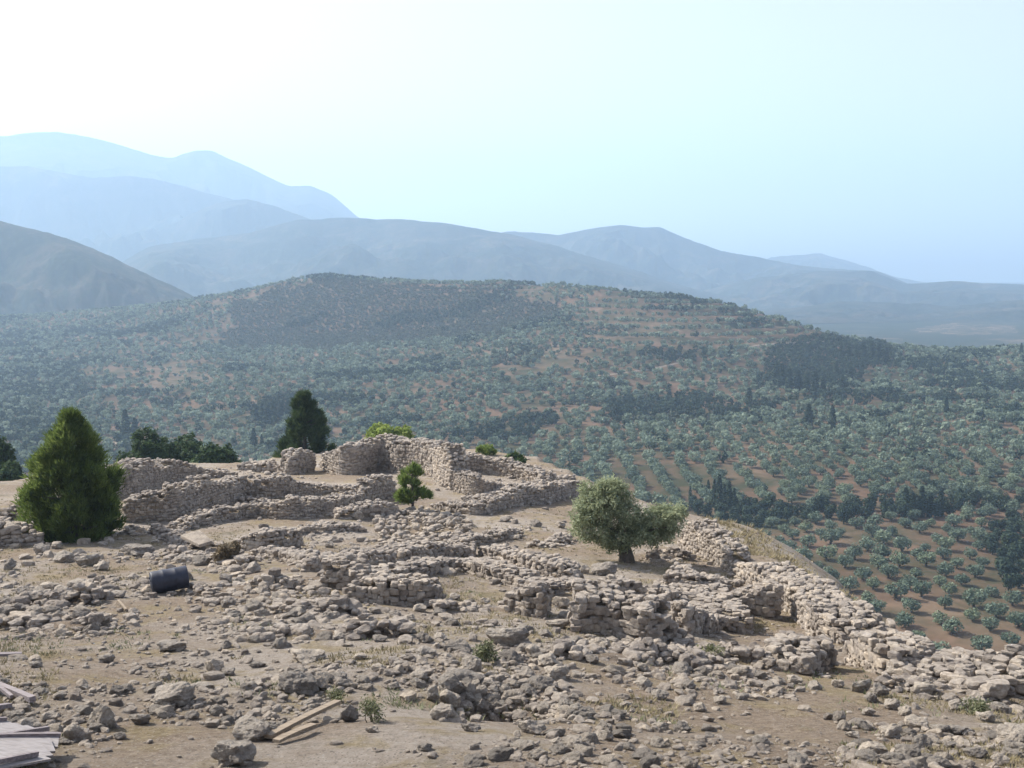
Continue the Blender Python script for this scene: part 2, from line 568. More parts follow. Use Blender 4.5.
DIPS = [(500, 688, .8, .8), (735, 620, .25, 2.2), (452, 590, .15, 2.2)]
_dips = []
for px_, py_, dep_, sg_ in DIPS:
    p_ = P(px_, py_, depth_at(px_, py_)); _dips.append((p_[0], p_[1] + .2, dep_, sg_))
FXg = np.arange(-110, 110.01, .2); FYg = np.arange(-2, 132.01, .2)
_fx, _fy = np.meshgrid(FXg, FYg)
_GD = G(_fx, _fy)
for x_, y_, dep_, sg_ in _dips:
    _GD = _GD - dep_ * np.exp(-((_fx - x_) ** 2 + (_fy - y_) ** 2) / (2 * (sg_ * .6) ** 2))
_G_exact = G
def G(x, y):
    x = np.asarray(x, float); y = np.asarray(y, float)
    fx = (x - FXg[0]) / .2; fy = (y - FYg[0]) / .2
    out = (fx < 0) | (fy < 0) | (fx > len(FXg) - 1.01) | (fy > len(FYg) - 1.01)
    fx = np.clip(fx, 0, len(FXg) - 1.01); fy = np.clip(fy, 0, len(FYg) - 1.01)
    ix, iy = fx.astype(int), fy.astype(int); fx, fy = fx - ix, fy - iy
    r = (_GD[iy, ix]*(1-fx)*(1-fy) + _GD[iy, ix+1]*fx*(1-fy) + _GD[iy+1, ix]*(1-fx)*fy + _GD[iy+1, ix+1]*fx*fy)
    if np.any(out):
        r = np.array(r, ndmin=1); o = np.array(out, ndmin=1)
        r[o] = _G_exact(np.array(x, ndmin=1)[o], np.array(y, ndmin=1)[o])
        r = r.reshape(x.shape)
    return r
_Ds = np.concatenate([np.linspace(4, 30, 320), np.linspace(30.1, 130, 400)])
def hit(px, py):
    """where the viewing ray of a pixel meets the citadel ground"""
    a, b = ray(px, py)
    a = np.atleast_1d(a)[:, None]; b = np.atleast_1d(b)[:, None]
    z = G(a * _Ds, np.broadcast_to(_Ds, (len(a), len(_Ds))))
    below = b * _Ds <= z
    k = np.argmax(below, axis=1)
    k = np.where(below.any(1), np.maximum(k, 1), len(_Ds) - 1)
    i = np.arange(len(a))
    d0 = (b * _Ds - z)[i, k-1]; d1 = (b * _Ds - z)[i, k]
    t = np.clip(d0 / (d0 - d1 + 1e-9), 0, 1)
    D = _Ds[k-1] + t * (_Ds[k] - _Ds[k-1])
    return np.stack([a[:, 0] * D, D, b[:, 0] * D], 1)
def hit1(px, py): return hit(np.array([px]), np.array([py]))[0]

def polar_sheet(radii, angles, zfun):
    R, A = np.meshgrid(radii, angles, indexing='ij')
    x, y = R * np.sin(A), R * np.cos(A)
    z = zfun(x, y)
    return np.stack([x, y, z], -1).reshape(-1, 3), grid_faces(len(radii), len(angles))
def fan(fine_deg, step, coarse_step):
    f = np.arange(-fine_deg, fine_deg + 1e-6, step)
    c = np.arange(fine_deg + coarse_step, 180.01, coarse_step)
    return np.radians(np.concatenate([-c[::-1], f, c]))
radii = np.concatenate([np.geomspace(.3, 4, 14)[:-1], np.geomspace(4, 130, 430), np.arange(133, 190, 4)])
V, Fq = polar_sheet(radii, fan(33, .11, 2.5), G)
tag(link('ground', mesh_from('ground', V, [Fq], M_GROUND, smooth_shade=True)), kind='structure')

# ------------------------------------------------------------------ valley and the long hill beyond
VC = [(1024,640,235),(900,620,250),(800,560,300),(1024,560,310),(900,520,350),(760,510,370),(1024,505,375),(900,470,430),(760,450,470),
 (1024,440,510),(640,440,510),(520,430,560),(880,410,600),(1024,405,640),(700,410,600),(400,440,560),(300,440,580),(250,430,640),(100,440,600),(0,440,580),
 (1200,640,235),(1200,560,310),(1200,500,380),(1200,440,510),(1200,400,650),(-200,440,580),(-200,400,800),(-200,360,1100),
 (0,400,800),(150,400,780),(300,400,720),(450,400,680),(600,390,690),(750,390,690),(900,385,740),(1024,380,760),
 (0,360,1100),(150,365,1000),(300,365,950),(420,360,900),(550,350,860),(650,345,850),(750,345,850),(850,352,860),(950,356,870),(1024,356,880),
 (0,335,1350),(120,335,1300),(250,335,1200),(350,335,1150),(450,330,1120),(540,318,1080),(620,315,980),(700,316,950),(780,327,925)]
RIDGE = [(-250,332,1750),(-100,326,1700),(0,321,1650),(50,317,1600),(100,311,1550),(150,305,1500),(200,298,1450),(250,289,1400),(290,280,1370),(325,275,1350),(360,278,1320),(400,281,1290),(450,282,1250),
 (500,281,1220),(560,282,1170),(600,287,1110),(650,294,1060),(700,299,1020),(740,306,1000),(780,319,970),(820,332,950),(860,341,940),(920,347,930),(1024,346,960),(1200,350,980),(1400,352,1000)]
pts, zs = [], []
for px, py, D in VC + RIDGE:
    p = P(px, py, D); pts.append(p[:2]); zs.append(p[2])
for px, py, D in RIDGE:
    p = P(px, py, D)
    for dd, zz in ((130, p[2] - 22), (330, min(p[2] - 55, -85)), (700, -122)):
        q = P(px, py, D + dd); pts.append(q[:2]); zs.append(zz)
for x, y, z in ((-600,200,-95),(-300,250,-95),(-120,200,-92),(0,150,-92),(0,330,-90),(-200,420,-95),(150,150,-90),(300,150,-84),(500,200,-84),(0,-200,-90),(-500,-200,-95),(500,-200,-90)):
    pts.append((x, y)); zs.append(z)
for a in range(-180, 180, 30):
    for r in (3200, 6000, 9000):
        pts.append((r * math.sin(math.radians(a)), r * math.cos(math.radians(a)))); zs.append(-124)
VAL = RBF(pts, zs, lam=8)
def VZ_raw(x, y, full=False):
    z = VAL(x, y)
    r = np.hypot(x, y)
    w = smooth(350, 800, r) * (1 - smooth(1700, 2400, r))
    z = z + w * (3.5 * fbm(x, y, 170, 3, 5)) + .35 * fbm(x, y, 22, 3, 6)
    # cultivated terraces on two flanks of the hill
    px, py = project(x, y, z)
    t = np.clip(smooth(560, 620, px) * (1 - smooth(800, 850, px)) * smooth(290, 296, py) * (1 - smooth(340, 352, py))
        + smooth(40, 80, px) * (1 - smooth(190, 240, px)) * smooth(352, 360, py) * (1 - smooth(410, 425, py))
        + smooth(380, 420, px) * (1 - smooth(520, 560, px)) * smooth(280, 284, py) * (1 - smooth(292, 300, py)), 0, 1)
    t = np.where(y > 400, t, 0)
    q = z / 4.4
    fr = q - np.floor(q)
    zt = (np.floor(q) + smooth(.66, .98, fr)) * 4.4
    return (z + t * (zt - z), t, fr) if full else z + t * (zt - z)
# table in polar coordinates for fast look-up, also the mesh itself
VR = np.concatenate([np.arange(.5, 150, 12), np.arange(150, 700, 3.5), np.arange(700, 1700, 3.6), np.geomspace(1700, 8600, 70)])
VA = fan(34, .1, 3.0)
R_, A_ = np.meshgrid(VR, VA, indexing='ij')
VZT = VZ_raw(R_ * np.sin(A_), R_ * np.cos(A_))
def VZ(x, y):
    x = np.asarray(x, float); y = np.asarray(y, float)
    r = np.hypot(x, y); a = np.arctan2(x, y)
    fr = np.interp(r, VR, np.arange(len(VR))); fa = np.interp(a, VA, np.arange(len(VA)))
    i = np.minimum(fr.astype(int), len(VR) - 2); j = np.minimum(fa.astype(int), len(VA) - 2)
    fr, fa = fr - i, fa - j
    return VZT[i,j]*(1-fr)*(1-fa) + VZT[i+1,j]*fr*(1-fa) + VZT[i,j+1]*(1-fr)*fa + VZT[i+1,j+1]*fr*fa
V = np.stack([R_ * np.sin(A_), R_ * np.cos(A_), VZT], -1).reshape(-1, 3)
_vm = mesh_from('valley_ground', V, [grid_faces(len(VR), len(VA))], M_VALLEY, smooth_shade=True)
_vm.materials.append(M_PLAIN)
_ring = np.repeat(np.arange(len(VR) - 1), len(VA) - 1)
_mi = (VR[_ring] > 1760).astype(np.int32)
_vm.materials.append(M_PALEFIELD)
_c = V[grid_faces(len(VR), len(VA))[:, 0]]
_ok = _c[:, 1] > 1500
_qx, _qy = project(_c[:, 0], np.maximum(_c[:, 1], 10), _c[:, 2])
for _pl in ([(905,331),(955,323),(985,326),(1012,325),(1018,333),(960,336)], [(862,338),(905,339),(898,343)], [(200,292),(232,288),(243,292),(210,297)], [(-10,302),(24,304),(30,311),(-10,313)]):
    _mi[_ok & inside(_pl, _qx, _qy)] = 2
_vm.polygons.foreach_set('material_index', _mi)
tag(link('valley_ground', _vm), kind='structure')

_Dv = np.concatenate([np.linspace(180, 700, 300), np.linspace(702, 1800, 400)])
def vhit(px, py):
    a, b = ray(px, py)
    a = np.atleast_1d(a)[:, None]; b = np.atleast_1d(b)[:, None]
    z = VZ(a * _Dv, np.broadcast_to(_Dv, (len(a), len(_Dv))))
    below = b * _Dv <= z
    k = np.where(below.any(1), np.argmax(below, axis=1), len(_Dv) - 1)
    D = _Dv[k]
    return np.stack([a[:, 0] * D, D, VZ(a[:, 0] * D, D)], 1)

# ------------------------------------------------------------------ far hills and mountains
def mountain(name, sky_px, D, depth, base, front=1.0, seed=0, rough=1.0, spur=.5):
    px = np.array([p[0] for p in sky_px], float); py = np.array([p[1] for p in sky_px], float)
    q = np.linspace(px[0], px[-1], 520)
    yy = np.interp(q, px, py)
    k = np.ones(7) / 7
    yy = np.convolve(np.pad(yy, 3, mode='edge'), k, 'valid')
    a, b = ray(q, yy)
    X, Zt = a * D, b * D
    Zt = Zt + rough * (D / F_PX) * (2.2 * fbm(X, X * 0, D * .04, 5, seed, gain=.6))
    vs = np.concatenate([-np.linspace(1, 0, 110)[:-1] ** 1.15 * front, np.linspace(0, 1, 16)])
    xx, vv = np.meshgrid(X, vs)
    zt = np.broadcast_to(Zt, xx.shape)
    sh = np.clip(1 - np.abs(vv) / np.where(vv < 0, front, 1), 0, 1) ** 1.15
    sp = fbm(xx, vv * depth, depth * .33, 4, seed + 3)
    body = 4 * sh * (1 - sh)
    z = base + (zt - base) * np.clip(sh + spur * sp * body, -.05, None)
    z = z + body * (depth * .010) * fbm(xx * 1.0, vv * depth * .55, depth * .09, 5, seed + 21, gain=.62)
    z = np.minimum(z, base + (zt - base) * (sh * .5 + .5))
    z = z + 14 * np.clip(-np.sign(1 - sh - .999), 0, 0) - np.where(sh <= 0, 20, 0)
    yv = D + vv * depth + depth * .12 * fbm(xx, vv * 0, depth * .5, 2, seed + 9)
    V = np.stack([xx * (yv / D), yv, z * np.where(vv < 0, 1, 1)], -1).reshape(-1, 3)
    o = link(name, mesh_from(name, V, [grid_faces(len(vs), len(q))], M_MOUNT, smooth_shade=True))
    tag(o, kind='structure')
    return o
mountain('mountain', [(-320,160),(-150,140),(0,136),(55,132),(100,140),(130,148),(150,153),(172,157),(195,150),(212,149),(235,160),(270,178),(290,188),(310,187),(330,195),(355,214),(385,236),(420,262),(450,285)], 6800, 1200, -130, 1.0, 1, .6)
mountain('mountain', [(-300,180),(-120,172),(0,166),(30,165),(60,172),(95,180),(130,176),(165,180),(200,190),(240,200),(280,214),(330,240),(380,285)], 5200, 1000, -130, 1.0, 2, .6)
mountain('mountain', [(60,290),(110,262),(150,236),(190,214),(220,202),(245,198),(275,205),(305,217),(360,238),(420,270),(450,290)], 4700, 700, -130, 1.0, 3, .6)
mountain('mountain', [(60,288),(110,268),(150,246),(200,237),(250,232),(300,219),(350,217),(400,220),(440,223),(480,229),(520,236),(570,250),(620,266),(680,284),(730,298)], 3700, 900, -128, 1.1, 4, .5, .3)
mountain('mountain', [(360,290),(420,262),(470,238),(510,231),(560,234),(600,227),(620,225),(640,227),(660,226),(690,240),(720,250),(760,258),(800,266),(830,268),(880,272),(915,287),(960,300)], 4600, 900, -128, 1.0, 5, .6)
mountain('mountain', [(720,284),(770,258),(800,255),(820,252),(850,262),(900,277),(960,288),(1040,296)], 6600, 700, -128, 1.0, 6, .5)
mountain('mountain', [(640,306),(700,292),(760,276),(820,270),(870,271),(905,284),(950,281),(1024,284),(1150,284),(1300,290)], 3900, 700, -128, 1.0, 7, .6)
mountain('mountain', [(660,322),(740,314),(800,306),(860,301),(910,303),(950,306),(1024,300),(1150,302),(1300,310)], 2900, 450, -126, 1.1, 8, .5)
mountain('hill', [(-400,210),(-200,208),(-80,211),(0,220),(30,228),(70,240),(110,257),(150,275),(190,294),(225,310)], 2000, 420, -124, 1.0, 9, .9, .22)

# ------------------------------------------------------------------ haze
def box_mesh(name, x0, x1, y0, y1, z0, z1, mat):
    V = np.array([(x, y, z) for z in (z0, z1) for y in (y0, y1) for x in (x0, x1)], float)
    Fb = np.array([(0,2,3,1),(4,5,7,6),(0,1,5,4),(2,6,7,3),(0,4,6,2),(1,3,7,5)])
    return mesh_from(name, V, [Fb], mat)
m = bpy.data.materials.new('haze_air')
m.use_nodes = True
nt = m.node_tree
nt.nodes.remove(nt.nodes['Principled BSDF'])
pv = nt.nodes.new('ShaderNodeVolumePrincipled')
pv.inputs['Color'].default_value = (*HAZE_COLOR, 1)
pv.inputs['Density'].default_value = HAZE_DENSITY
pv.inputs['Anisotropy'].default_value = HAZE_G
nt.links.new(pv.outputs[0], nt.nodes['Material Output'].inputs['Volume'])
tag(link('haze', box_mesh('haze', -9200, 9200, -9200, 9200, -160, 880, m)), kind='stuff')

# ------------------------------------------------------------------ ruined walls
WALL_LINES = []
def ruined_wall(label, line, th=.9, s=.27, rough_top=.20, mat=None, steps=None, warm=0.0, miss=.06, lean=.45, heap=False):
    s = s * .68
    th = th if th < 1.5 else th * .8
    """line: (px, base y, top y) along the foot of the face we see"""
    L = np.array(line, float)
    B = hit(L[:, 0], L[:, 1])
    a, b = ray(L[:, 0], L[:, 2])
    ztop = b * (B[:, 1] + th * lean)
    H = np.maximum(ztop - B[:, 2], .22)
    # resample
    seg = np.r_[0, np.cumsum(np.hypot(np.diff(B[:, 0]), np.diff(B[:, 1])))]
    n = max(int(seg[-1] / .3), 3)
    t = np.linspace(0, seg[-1], n)
    x, y, h = np.interp(t, seg, B[:, 0]), np.interp(t, seg, B[:, 1]), np.interp(t, seg, H)
    k = np.ones(5) / 5
    xs, ys = np.convolve(np.pad(x, 2, mode='edge'), k, 'valid'), np.convolve(np.pad(y, 2, mode='edge'), k, 'valid')
    x[2:-2], y[2:-2] = xs[2:-2], ys[2:-2]
    dx, dy = np.gradient(x), np.gradient(y)
    ln = np.hypot(dx, dy) + 1e-9
    dx, dy = dx / ln, dy / ln
    nx, ny = dy, -dx                                    # one normal
    if np.mean(nx * x + ny * y) > 0: nx, ny = -nx, -ny  # turned towards the camera
    zb = np.minimum(G(x, y), G(x - nx * th, y - ny * th))
    zt = G(x, y) + h * (1 + rough_top * fbm(x, y, 1.3, 4, 8, gain=.7)) + .05
    zt = np.maximum(zt, G(x - nx * th, y - ny * th) + .08)
    WALL_LINES.append((np.stack([x - nx * th/2, y - ny * th/2], 1), th))
    root = bpy.data.objects.new('ruined_wall', None)
    COL.objects.link(root)
    mid = n // 2
    org = np.array([x[mid], y[mid], zb[mid]])
    root.location = org
    tag(root, label, 'wall', 'ruined dry-stone walls of the citadel', 'thing')
    # earth and rubble core
    ins = .10
    core = Acc()
    if heap:
        U = np.linspace(-.05, 1.05, 9)
        dome = np.clip(1 - (np.abs(2*U - 1) / 1.1) ** 2, 0, 1)
        endf = np.clip(np.minimum(t, t[-1] - t) / .7, 0, 1) ** .6
        xx, yy = x[:, None] - nx[:, None] * th * U, y[:, None] - ny[:, None] * th * U
        zz = G(xx, yy) - .12 + (h[:, None] * .42 * endf[:, None] + .12) * dome[None] * (1 + .5 * fbm(xx, yy, .8, 3, 19))
        core.add(np.stack([xx, yy, zz], -1).reshape(-1, 3) - org, grid_faces(n, 9), .3)
    else:
        ct = np.maximum(zt - .33, zb - .3)
        ring = np.stack([np.stack([x - nx*ins, y - ny*ins, zb - .5], 1), np.stack([x - nx*ins, y - ny*ins, ct], 1),
                         np.stack([x - nx*(th-ins), y - ny*(th-ins), ct], 1), np.stack([x - nx*(th-ins), y - ny*(th-ins), zb - .5], 1)], 1)
        i = np.arange(n - 1)[:, None] * 4; j = np.arange(4)[None]
        Fc = np.stack([i + j, i + (j + 1) % 4, i + 4 + (j + 1) % 4, i + 4 + j], -1).reshape(-1, 4)
        caps = np.array([[0, 3, 2, 1], [4*n-4, 4*n-3, 4*n-2, 4*n-1]])
        core.add(ring.reshape(-1, 3) - org, [Fc, caps], .3)
    link('rubble_core', core.mesh('rubble_core', M_GROUND), root)
    # stones
    st = Acc()
    lib = ROCK2 if heap else (ROCKW if y.mean() < 34 else ROCK1)
    C, W, Dp, Hh, An = [], [], [], [], []
    total = t[-1]
    def at(q):
        return (np.interp(q, t, x), np.interp(q, t, y), np.interp(q, t, nx), np.interp(q, t, ny), np.interp(q, t, zb), np.interp(q, t, zt))
    for side, ss in (() if heap else ((0, 1.0), (1, 1.35))):
        z = -.1
        top = float(np.max(zt - zb))
        while z < top:
            rh = s * rng.uniform(.62, 1.1) * ss
            q = rng.uniform(0, .2)
            while q < total:
                w = s * ss * rng.uniform(.75, 1.75)
                px_, py_, ex, ey, b0, t0 = at(min(q + w/2, total))
                lim = t0 - b0 - rng.uniform(-.04, .26)
                if z + rh * .6 < lim and rng.random() > miss:
                    off = (0.07 + rng.uniform(0, .07)) if side == 0 else th - .10
                    C.append((px_ - ex*off, py_ - ey*off, b0 + z + rh/2 + rng.normal(0, .018)))
                    W.append(w * rng.uniform(.50, .57)); Dp.append(s * rng.uniform(.42, .62)); Hh.append(rh * rng.uniform(.50, .60))
                    An.append(math.atan2(-ex, ey) + rng.normal(0, .12))
                q += w * .97
            z += rh * .95
    # top stones
    ntop = int(total * th / (s * s) * (2.6 if heap else 1.0)) + 4
    q = rng.uniform(0, total, ntop); o = rng.uniform(.05, th - .05, ntop) if not heap else rng.normal(th/2, th*.30, ntop)
    px_, py_, ex, ey, b0, t0 = at(q)
    sz = s * (rng.uniform(.3, .72, ntop) if not heap else np.exp(rng.normal(math.log(.42), .34, ntop)))
    if heap:
        hb = np.clip(1 - (np.abs(o - th/2) / (th * .62)) ** 1.6, 0, 1) * np.clip(.75 + .8 * fbm(q, o, .9, 2, 15), .1, 1.3)
        t0 = b0 + .10 + (t0 - b0) * hb * rng.uniform(.35, .85, ntop)
    for kx in range(ntop):
        C.append((px_[kx] - ex[kx]*o[kx], py_[kx] - ey[kx]*o[kx], t0[kx] - .07 + rng.uniform(-.03, .06)))
        W.append(sz[kx] * rng.uniform(.8, 1.3)); Dp.append(sz[kx]); Hh.append(sz[kx] * rng.uniform(.45, .8)); An.append(rng.uniform(0, 6.3))
    # end stones
    for qe in (0.0, total):
        b0, t0 = at(qe)[4:]
        for _ in range(0 if heap else int((t0 - b0) * th / (s * s) * 1.5) + 3):
            px_, py_, ex, ey, b0, t0 = at(qe)
            oo = rng.uniform(.05, th - .05); zz = rng.uniform(0, max(t0 - b0 - .1, .1))
            C.append((px_ - ex*oo, py_ - ey*oo, b0 + zz)); r = s * rng.uniform(.4, .65)
            W.append(r); Dp.append(r * 1.1); Hh.append(r * .75); An.append(math.atan2(-ex, ey) + rng.normal(0, .3))
    C = np.array(C) - org; W, Dp, Hh, An = map(np.array, (W, Dp, Hh, An))
    nS = len(C)
    tilt = rand_rot(nS, .10)
    Rm = rotz_m(An) @ rotz_m(np.zeros(nS))
    S = np.zeros((nS, 3, 3)); S[:, 0, 0], S[:, 1, 1], S[:, 2, 2] = W, Dp, Hh
    small = np.eye(3)[None] + np.random.default_rng(nS).normal(0, .05, (nS, 3, 3))
    M = Rm @ small @ S
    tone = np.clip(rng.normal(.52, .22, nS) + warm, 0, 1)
    pick = rng.integers(0, len(lib), nS)
    for v in range(len(lib)):
        k = pick == v
        batch(st, lib[v][0], lib[v][1], M[k], C[k], tone[k])
    if heap: tag(link('loose_rubble', st.mesh('loose_rubble', mat or M_WALL), root), kind='stuff')
    else: link('stone_facing', st.mesh('stone_facing', mat or M_WALL), root)
    return root

W = ruined_wall
W('tall jagged grey rear wall in shade, between the dark pine and the sunlit ochre corner', [(319,469,457),(331,474,451),(341,475,446),(356,475,444),(373,472,442),(381,471,436),(396,473,439),(411,474,437),(426,476,441),(431,477,445)], 1.2, .34, .1)
W('gable-shaped stub of wall directly under the dark pine', [(274,473,467),(288,475,458),(298,475,453),(308,473,450),(316,471,456)], 1.2, .34)
W('low broken wall running left from the gable-shaped stub', [(238,470,463),(252,471,464),(266,473,462),(276,473,467)], 1.3, .34, .2)
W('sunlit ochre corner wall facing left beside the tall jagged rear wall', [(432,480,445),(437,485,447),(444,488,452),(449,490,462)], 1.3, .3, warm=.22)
W('thick wall under the ochre terrace behind the smooth grey face', [(450,473,455),(468,473,455),(485,474,457),(500,476,461),(520,480,467),(540,485,474)], 1.2, .3)
W('smooth close-jointed grey retaining face right of the small pine', [(446,489,470),(456,492,471),(470,497,475),(484,498,479),(500,494,483),(507,490,485)], .9, .17, .03, miss=0)
W('far left wall with a broad pale rubble top behind the big bush', [(116,499,471),(135,497,467),(150,493,464),(172,486,462),(200,480,465),(222,478,470),(238,477,475)], 2.2, .27)
W('long second wall rising from the big bush to the centre of the ruins', [(124,523,503),(142,523,498),(160,522,493),(180,522,489),(200,515,484),(225,507,481),(246,500,477)], 1.1, .26)
W('dark straight wall continuing right behind the third wall', [(246,500,477),(262,499,477),(280,498,476),(293,497,476),(315,495,482),(331,492,487),(345,492,489),(358,493,491)], 1.0, .26)
W('third wall with a curved sunlit left end below the long second wall', [(186,531,525),(198,527,517),(210,524,511),(225,522,508),(240,519,504),(256,517,500),(281,520,499),(300,519,497),(318,517,496),(340,510,498),(363,503,494),(369,502,484),(381,500,476),(396,498,474)], .9, .25)
W('low wall stub left of the small pine among fallen blocks', [(338,519,511),(352,519,507),(366,519,504),(382,519,503),(398,516,503)], 1.0, .34, .2)
W('short dark wall in front of the third wall, above the brown bush', [(232,549,540),(244,552,536),(260,552,533),(280,551,530),(302,549,528)], 1.0, .25)
W('crumbled sunlit wall between the big bush and the pale flat slab', [(120,534,522),(132,536,522),(146,534,526),(160,541,531),(176,545,535),(186,549,536)], 1.2, .28, .25, heap=True)
W('left edge wall of dark tumbled stones beside the big bush', [(-30,522,498),(-10,522,499),(5,520,500),(18,520,504)], 1.3, .36, .2, heap=True)
W('lower left edge wall of big stones in front of the big bush', [(-40,548,524),(-15,547,523),(5,546,522),(24,546,525),(40,545,533)], 1.2, .36, .15)
W('long low wall crossing from the small pine towards the spreading olive tree', [(428,508,503),(447,512,504),(474,516,503),(496,513,498),(512,508,491),(537,505,487),(560,501,482),(582,497,480)], 1.0, .26)
W('upper low wall parallel behind the long low wall near the olive tree', [(474,503,499),(494,500,494),(510,494,487),(530,490,483),(556,484,478),(575,480,476)], .9, .26)
W('central wall stretching from the left room to the cluster of small rooms', [(303,572,561),(325,572,557),(346,569,555),(368,567,552),(390,565,551),(411,562,549),(428,560,546),(446,557,544),(460,557,544),(472,558,546)], 1.0, .25, lean=.2)
W('nearer twin of the central wall, shading the small grassy court', [(366,582,576),(382,581,572),(400,579,569),(418,577,565),(440,575,562),(456,572,560),(471,569,559)], .9, .24, lean=.2)
W('stout wall with a reddish face closing the small grassy court from below', [(344,601,587),(355,603,585),(371,604,583),(386,605,580),(404,606,582),(420,607,584),(437,608,589)], .9, .24, warm=.08, lean=.05)
W('dark short wall with its end towards us left of the reddish-faced wall', [(322,588,569),(332,589,568),(344,590,572),(356,594,577),(372,595,580)], .9, .25, lean=.05)
W('rough heap-like wall of pale boulders left of the reddish-faced wall', [(268,614,605),(282,616,603),(300,618,602),(318,618,600),(336,618,600),(350,618,603),(362,613,606)], 1.3, .36, .25, heap=True)
W('diagonal wall running right and down on the near side of the olive court', [(478,555,546),(487,559,549),(500,562,552),(512,568,555),(528,573,558),(545,578,563),(562,582,569),(576,584,575)], 1.0, .25, lean=.2)
W('shorter diagonal wall left of and parallel to the olive court wall', [(446,566,559),(460,571,562),(475,576,565),(488,580,568),(500,584,571),(514,588,576)], .9, .25, lean=.2)
W('thin row of stones crossing the dusty court left of the olive tree', [(470,541,536),(490,540,535),(510,538,533),(526,535,530)], .8, .25, .3, heap=True)
W('low broken row of stones at the back of the olive court', [(540,548,543),(556,547,541),(568,544,538),(576,540,535)], .8, .28, .3, heap=True)
W('room wall with a narrow shaded face left of the great rubble wall', [(503,612,597),(512,613,594),(524,617,591),(537,620,589),(549,617,588)], .9, .24, lean=.05)
W('low wall behind the great rubble wall leading to the olive trunk', [(536,596,587),(552,595,584),(566,594,582),(582,592,580),(600,590,579)], 1.0, .26, .2)
W('great rubble wall of large grey stones facing us in the middle right', [(570,630,603),(580,634,600),(594,634,600),(608,634,601),(626,639,607),(644,645,613),(662,645,618),(684,643,622)], 1.3, .30, lean=.05)
W('dark inner wall between the olive tree and the great rubble wall', [(604,606,591),(616,609,588),(630,611,585),(642,611,587),(650,611,592)], .9, .26, lean=.05)
W('broad wall coming towards us from the olive tree to the great rubble wall', [(690,622,606),(684,611,598),(678,602,590),(670,592,579),(664,585,570)], 2.2, .28, .1)
W('back wall of the right-hand room with a straight dark face', [(664,590,574),(676,592,576),(690,594,577),(704,596,578),(722,595,579),(744,593,583)], 2.0, .26, .1, lean=.05)
W('short spur wall inside the right-hand room on its left side', [(668,610,588),(676,609,590),(686,607,592),(694,606,597)], .8, .26, lean=.05)
W('front wall of the right-hand room beside the great rubble wall', [(680,635,617),(692,636,613),(706,636,614),(720,634,619)], .6, .27, lean=.05)
W('middle spur wall with a dark end jutting into the right-hand room', [(722,611,596),(736,614,596),(752,616,593),(766,619,590),(780,620,589)], .9, .26, lean=.05)
W('dark curved wall in shade at the cliff edge right of the olive tree', [(676,548,526),(686,551,526),(698,556,531),(710,562,538),(720,568,546),(729,572,553),(734,574,559)], 1.0, .25, lean=.2)
W('pile-like low wall of pale stones right of the olive trunk', [(644,560,548),(656,562,541),(668,562,543),(682,561,549),(696,560,552)], 1.6, .28, .3, heap=True)
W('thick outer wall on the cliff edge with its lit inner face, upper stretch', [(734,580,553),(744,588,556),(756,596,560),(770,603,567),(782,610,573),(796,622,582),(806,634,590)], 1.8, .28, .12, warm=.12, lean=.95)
W('thick outer wall on the cliff edge, middle stretch below the corner', [(806,636,588),(818,640,594),(830,642,602),(840,645,611)], 2.0, .29, .12, lean=.95)
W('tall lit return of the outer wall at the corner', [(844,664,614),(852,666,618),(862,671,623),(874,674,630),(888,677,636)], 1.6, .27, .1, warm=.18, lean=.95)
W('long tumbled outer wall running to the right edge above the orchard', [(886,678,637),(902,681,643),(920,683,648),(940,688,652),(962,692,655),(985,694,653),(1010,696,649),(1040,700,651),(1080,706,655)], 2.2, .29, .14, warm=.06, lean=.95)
W('small stub wall with a dark end below the right-hand room', [(784,668,648),(796,670,648),(808,668,652)], 1.0, .28)
W('sloping stub wall of pale stones just left of the outer wall corner', [(812,676,654),(822,672,640),(834,668,636)], 1.2, .28)
W('broad low bank of pale stones in front of the right-hand room', [(690,668,662),(710,664,656),(730,662,653),(755,662,652),(780,667,655),(800,671,660)], 1.3, .30, .25, heap=True)
W('low stone row at right edge of the dirt, dark underneath', [(880,690,684),(910,694,684),(945,700,686),(985,706,690),(1024,712,694)], 1.2, .3, .3, heap=True)

W('low straight wall ending beside the small grassy court on its upper side', [(462,548,541),(480,546,538),(500,542,534),(516,538,530)], .8, .25, lean=.2)
W('low straight wall left of the central wall, pointing to the brown bush', [(252,556,549),(268,559,550),(284,562,552),(300,566,556)], .8, .26, lean=.2)
W('foundation row between the third wall and the short dark wall', [(300,535,529),(322,533,527),(346,532,526),(366,532,527)], .8, .26, lean=.2)
W('foundation row on the sandy strip above the third wall', [(210,507,503),(236,504,499),(262,505,500)], .8, .26, lean=.2)
W('low heap of dark stones in the left foreground below the big bush', [(14,607,594),(34,608,588),(56,608,584),(78,607,585),(98,606,591)], 1.2, .40, .3, heap=True)
W('rubble bank of stones directly right of the barrel', [(190,597,584),(206,597,576),(226,594,573),(250,591,575),(276,592,582)], 1.1, .36, .35, heap=True)
W('bank of stones under the pale flat slab', [(162,556,549),(182,560,550),(206,564,553),(236,566,556)], 1.0, .36, .3, heap=True)
W('long broken row of stones below the barrel towards the left edge', [(-10,632,624),(20,630,621),(52,630,620),(84,633,625)], 1.0, .36, .35, heap=True)
W('low stony ledge under the heap of pale boulders in the centre', [(256,642,634),(290,640,631),(330,641,630),(372,640,631),(410,638,630)], 1.0, .34, .35, heap=True)
W('rough footing of stones between the reddish wall and the olive court', [(440,614,608),(466,612,604),(490,612,603),(508,614,606)], .9, .30, .3, heap=True)
W('broken footing in front of the great rubble wall', [(560,660,652),(596,662,650),(636,664,651),(676,662,653)], 1.0, .34, .35, heap=True)

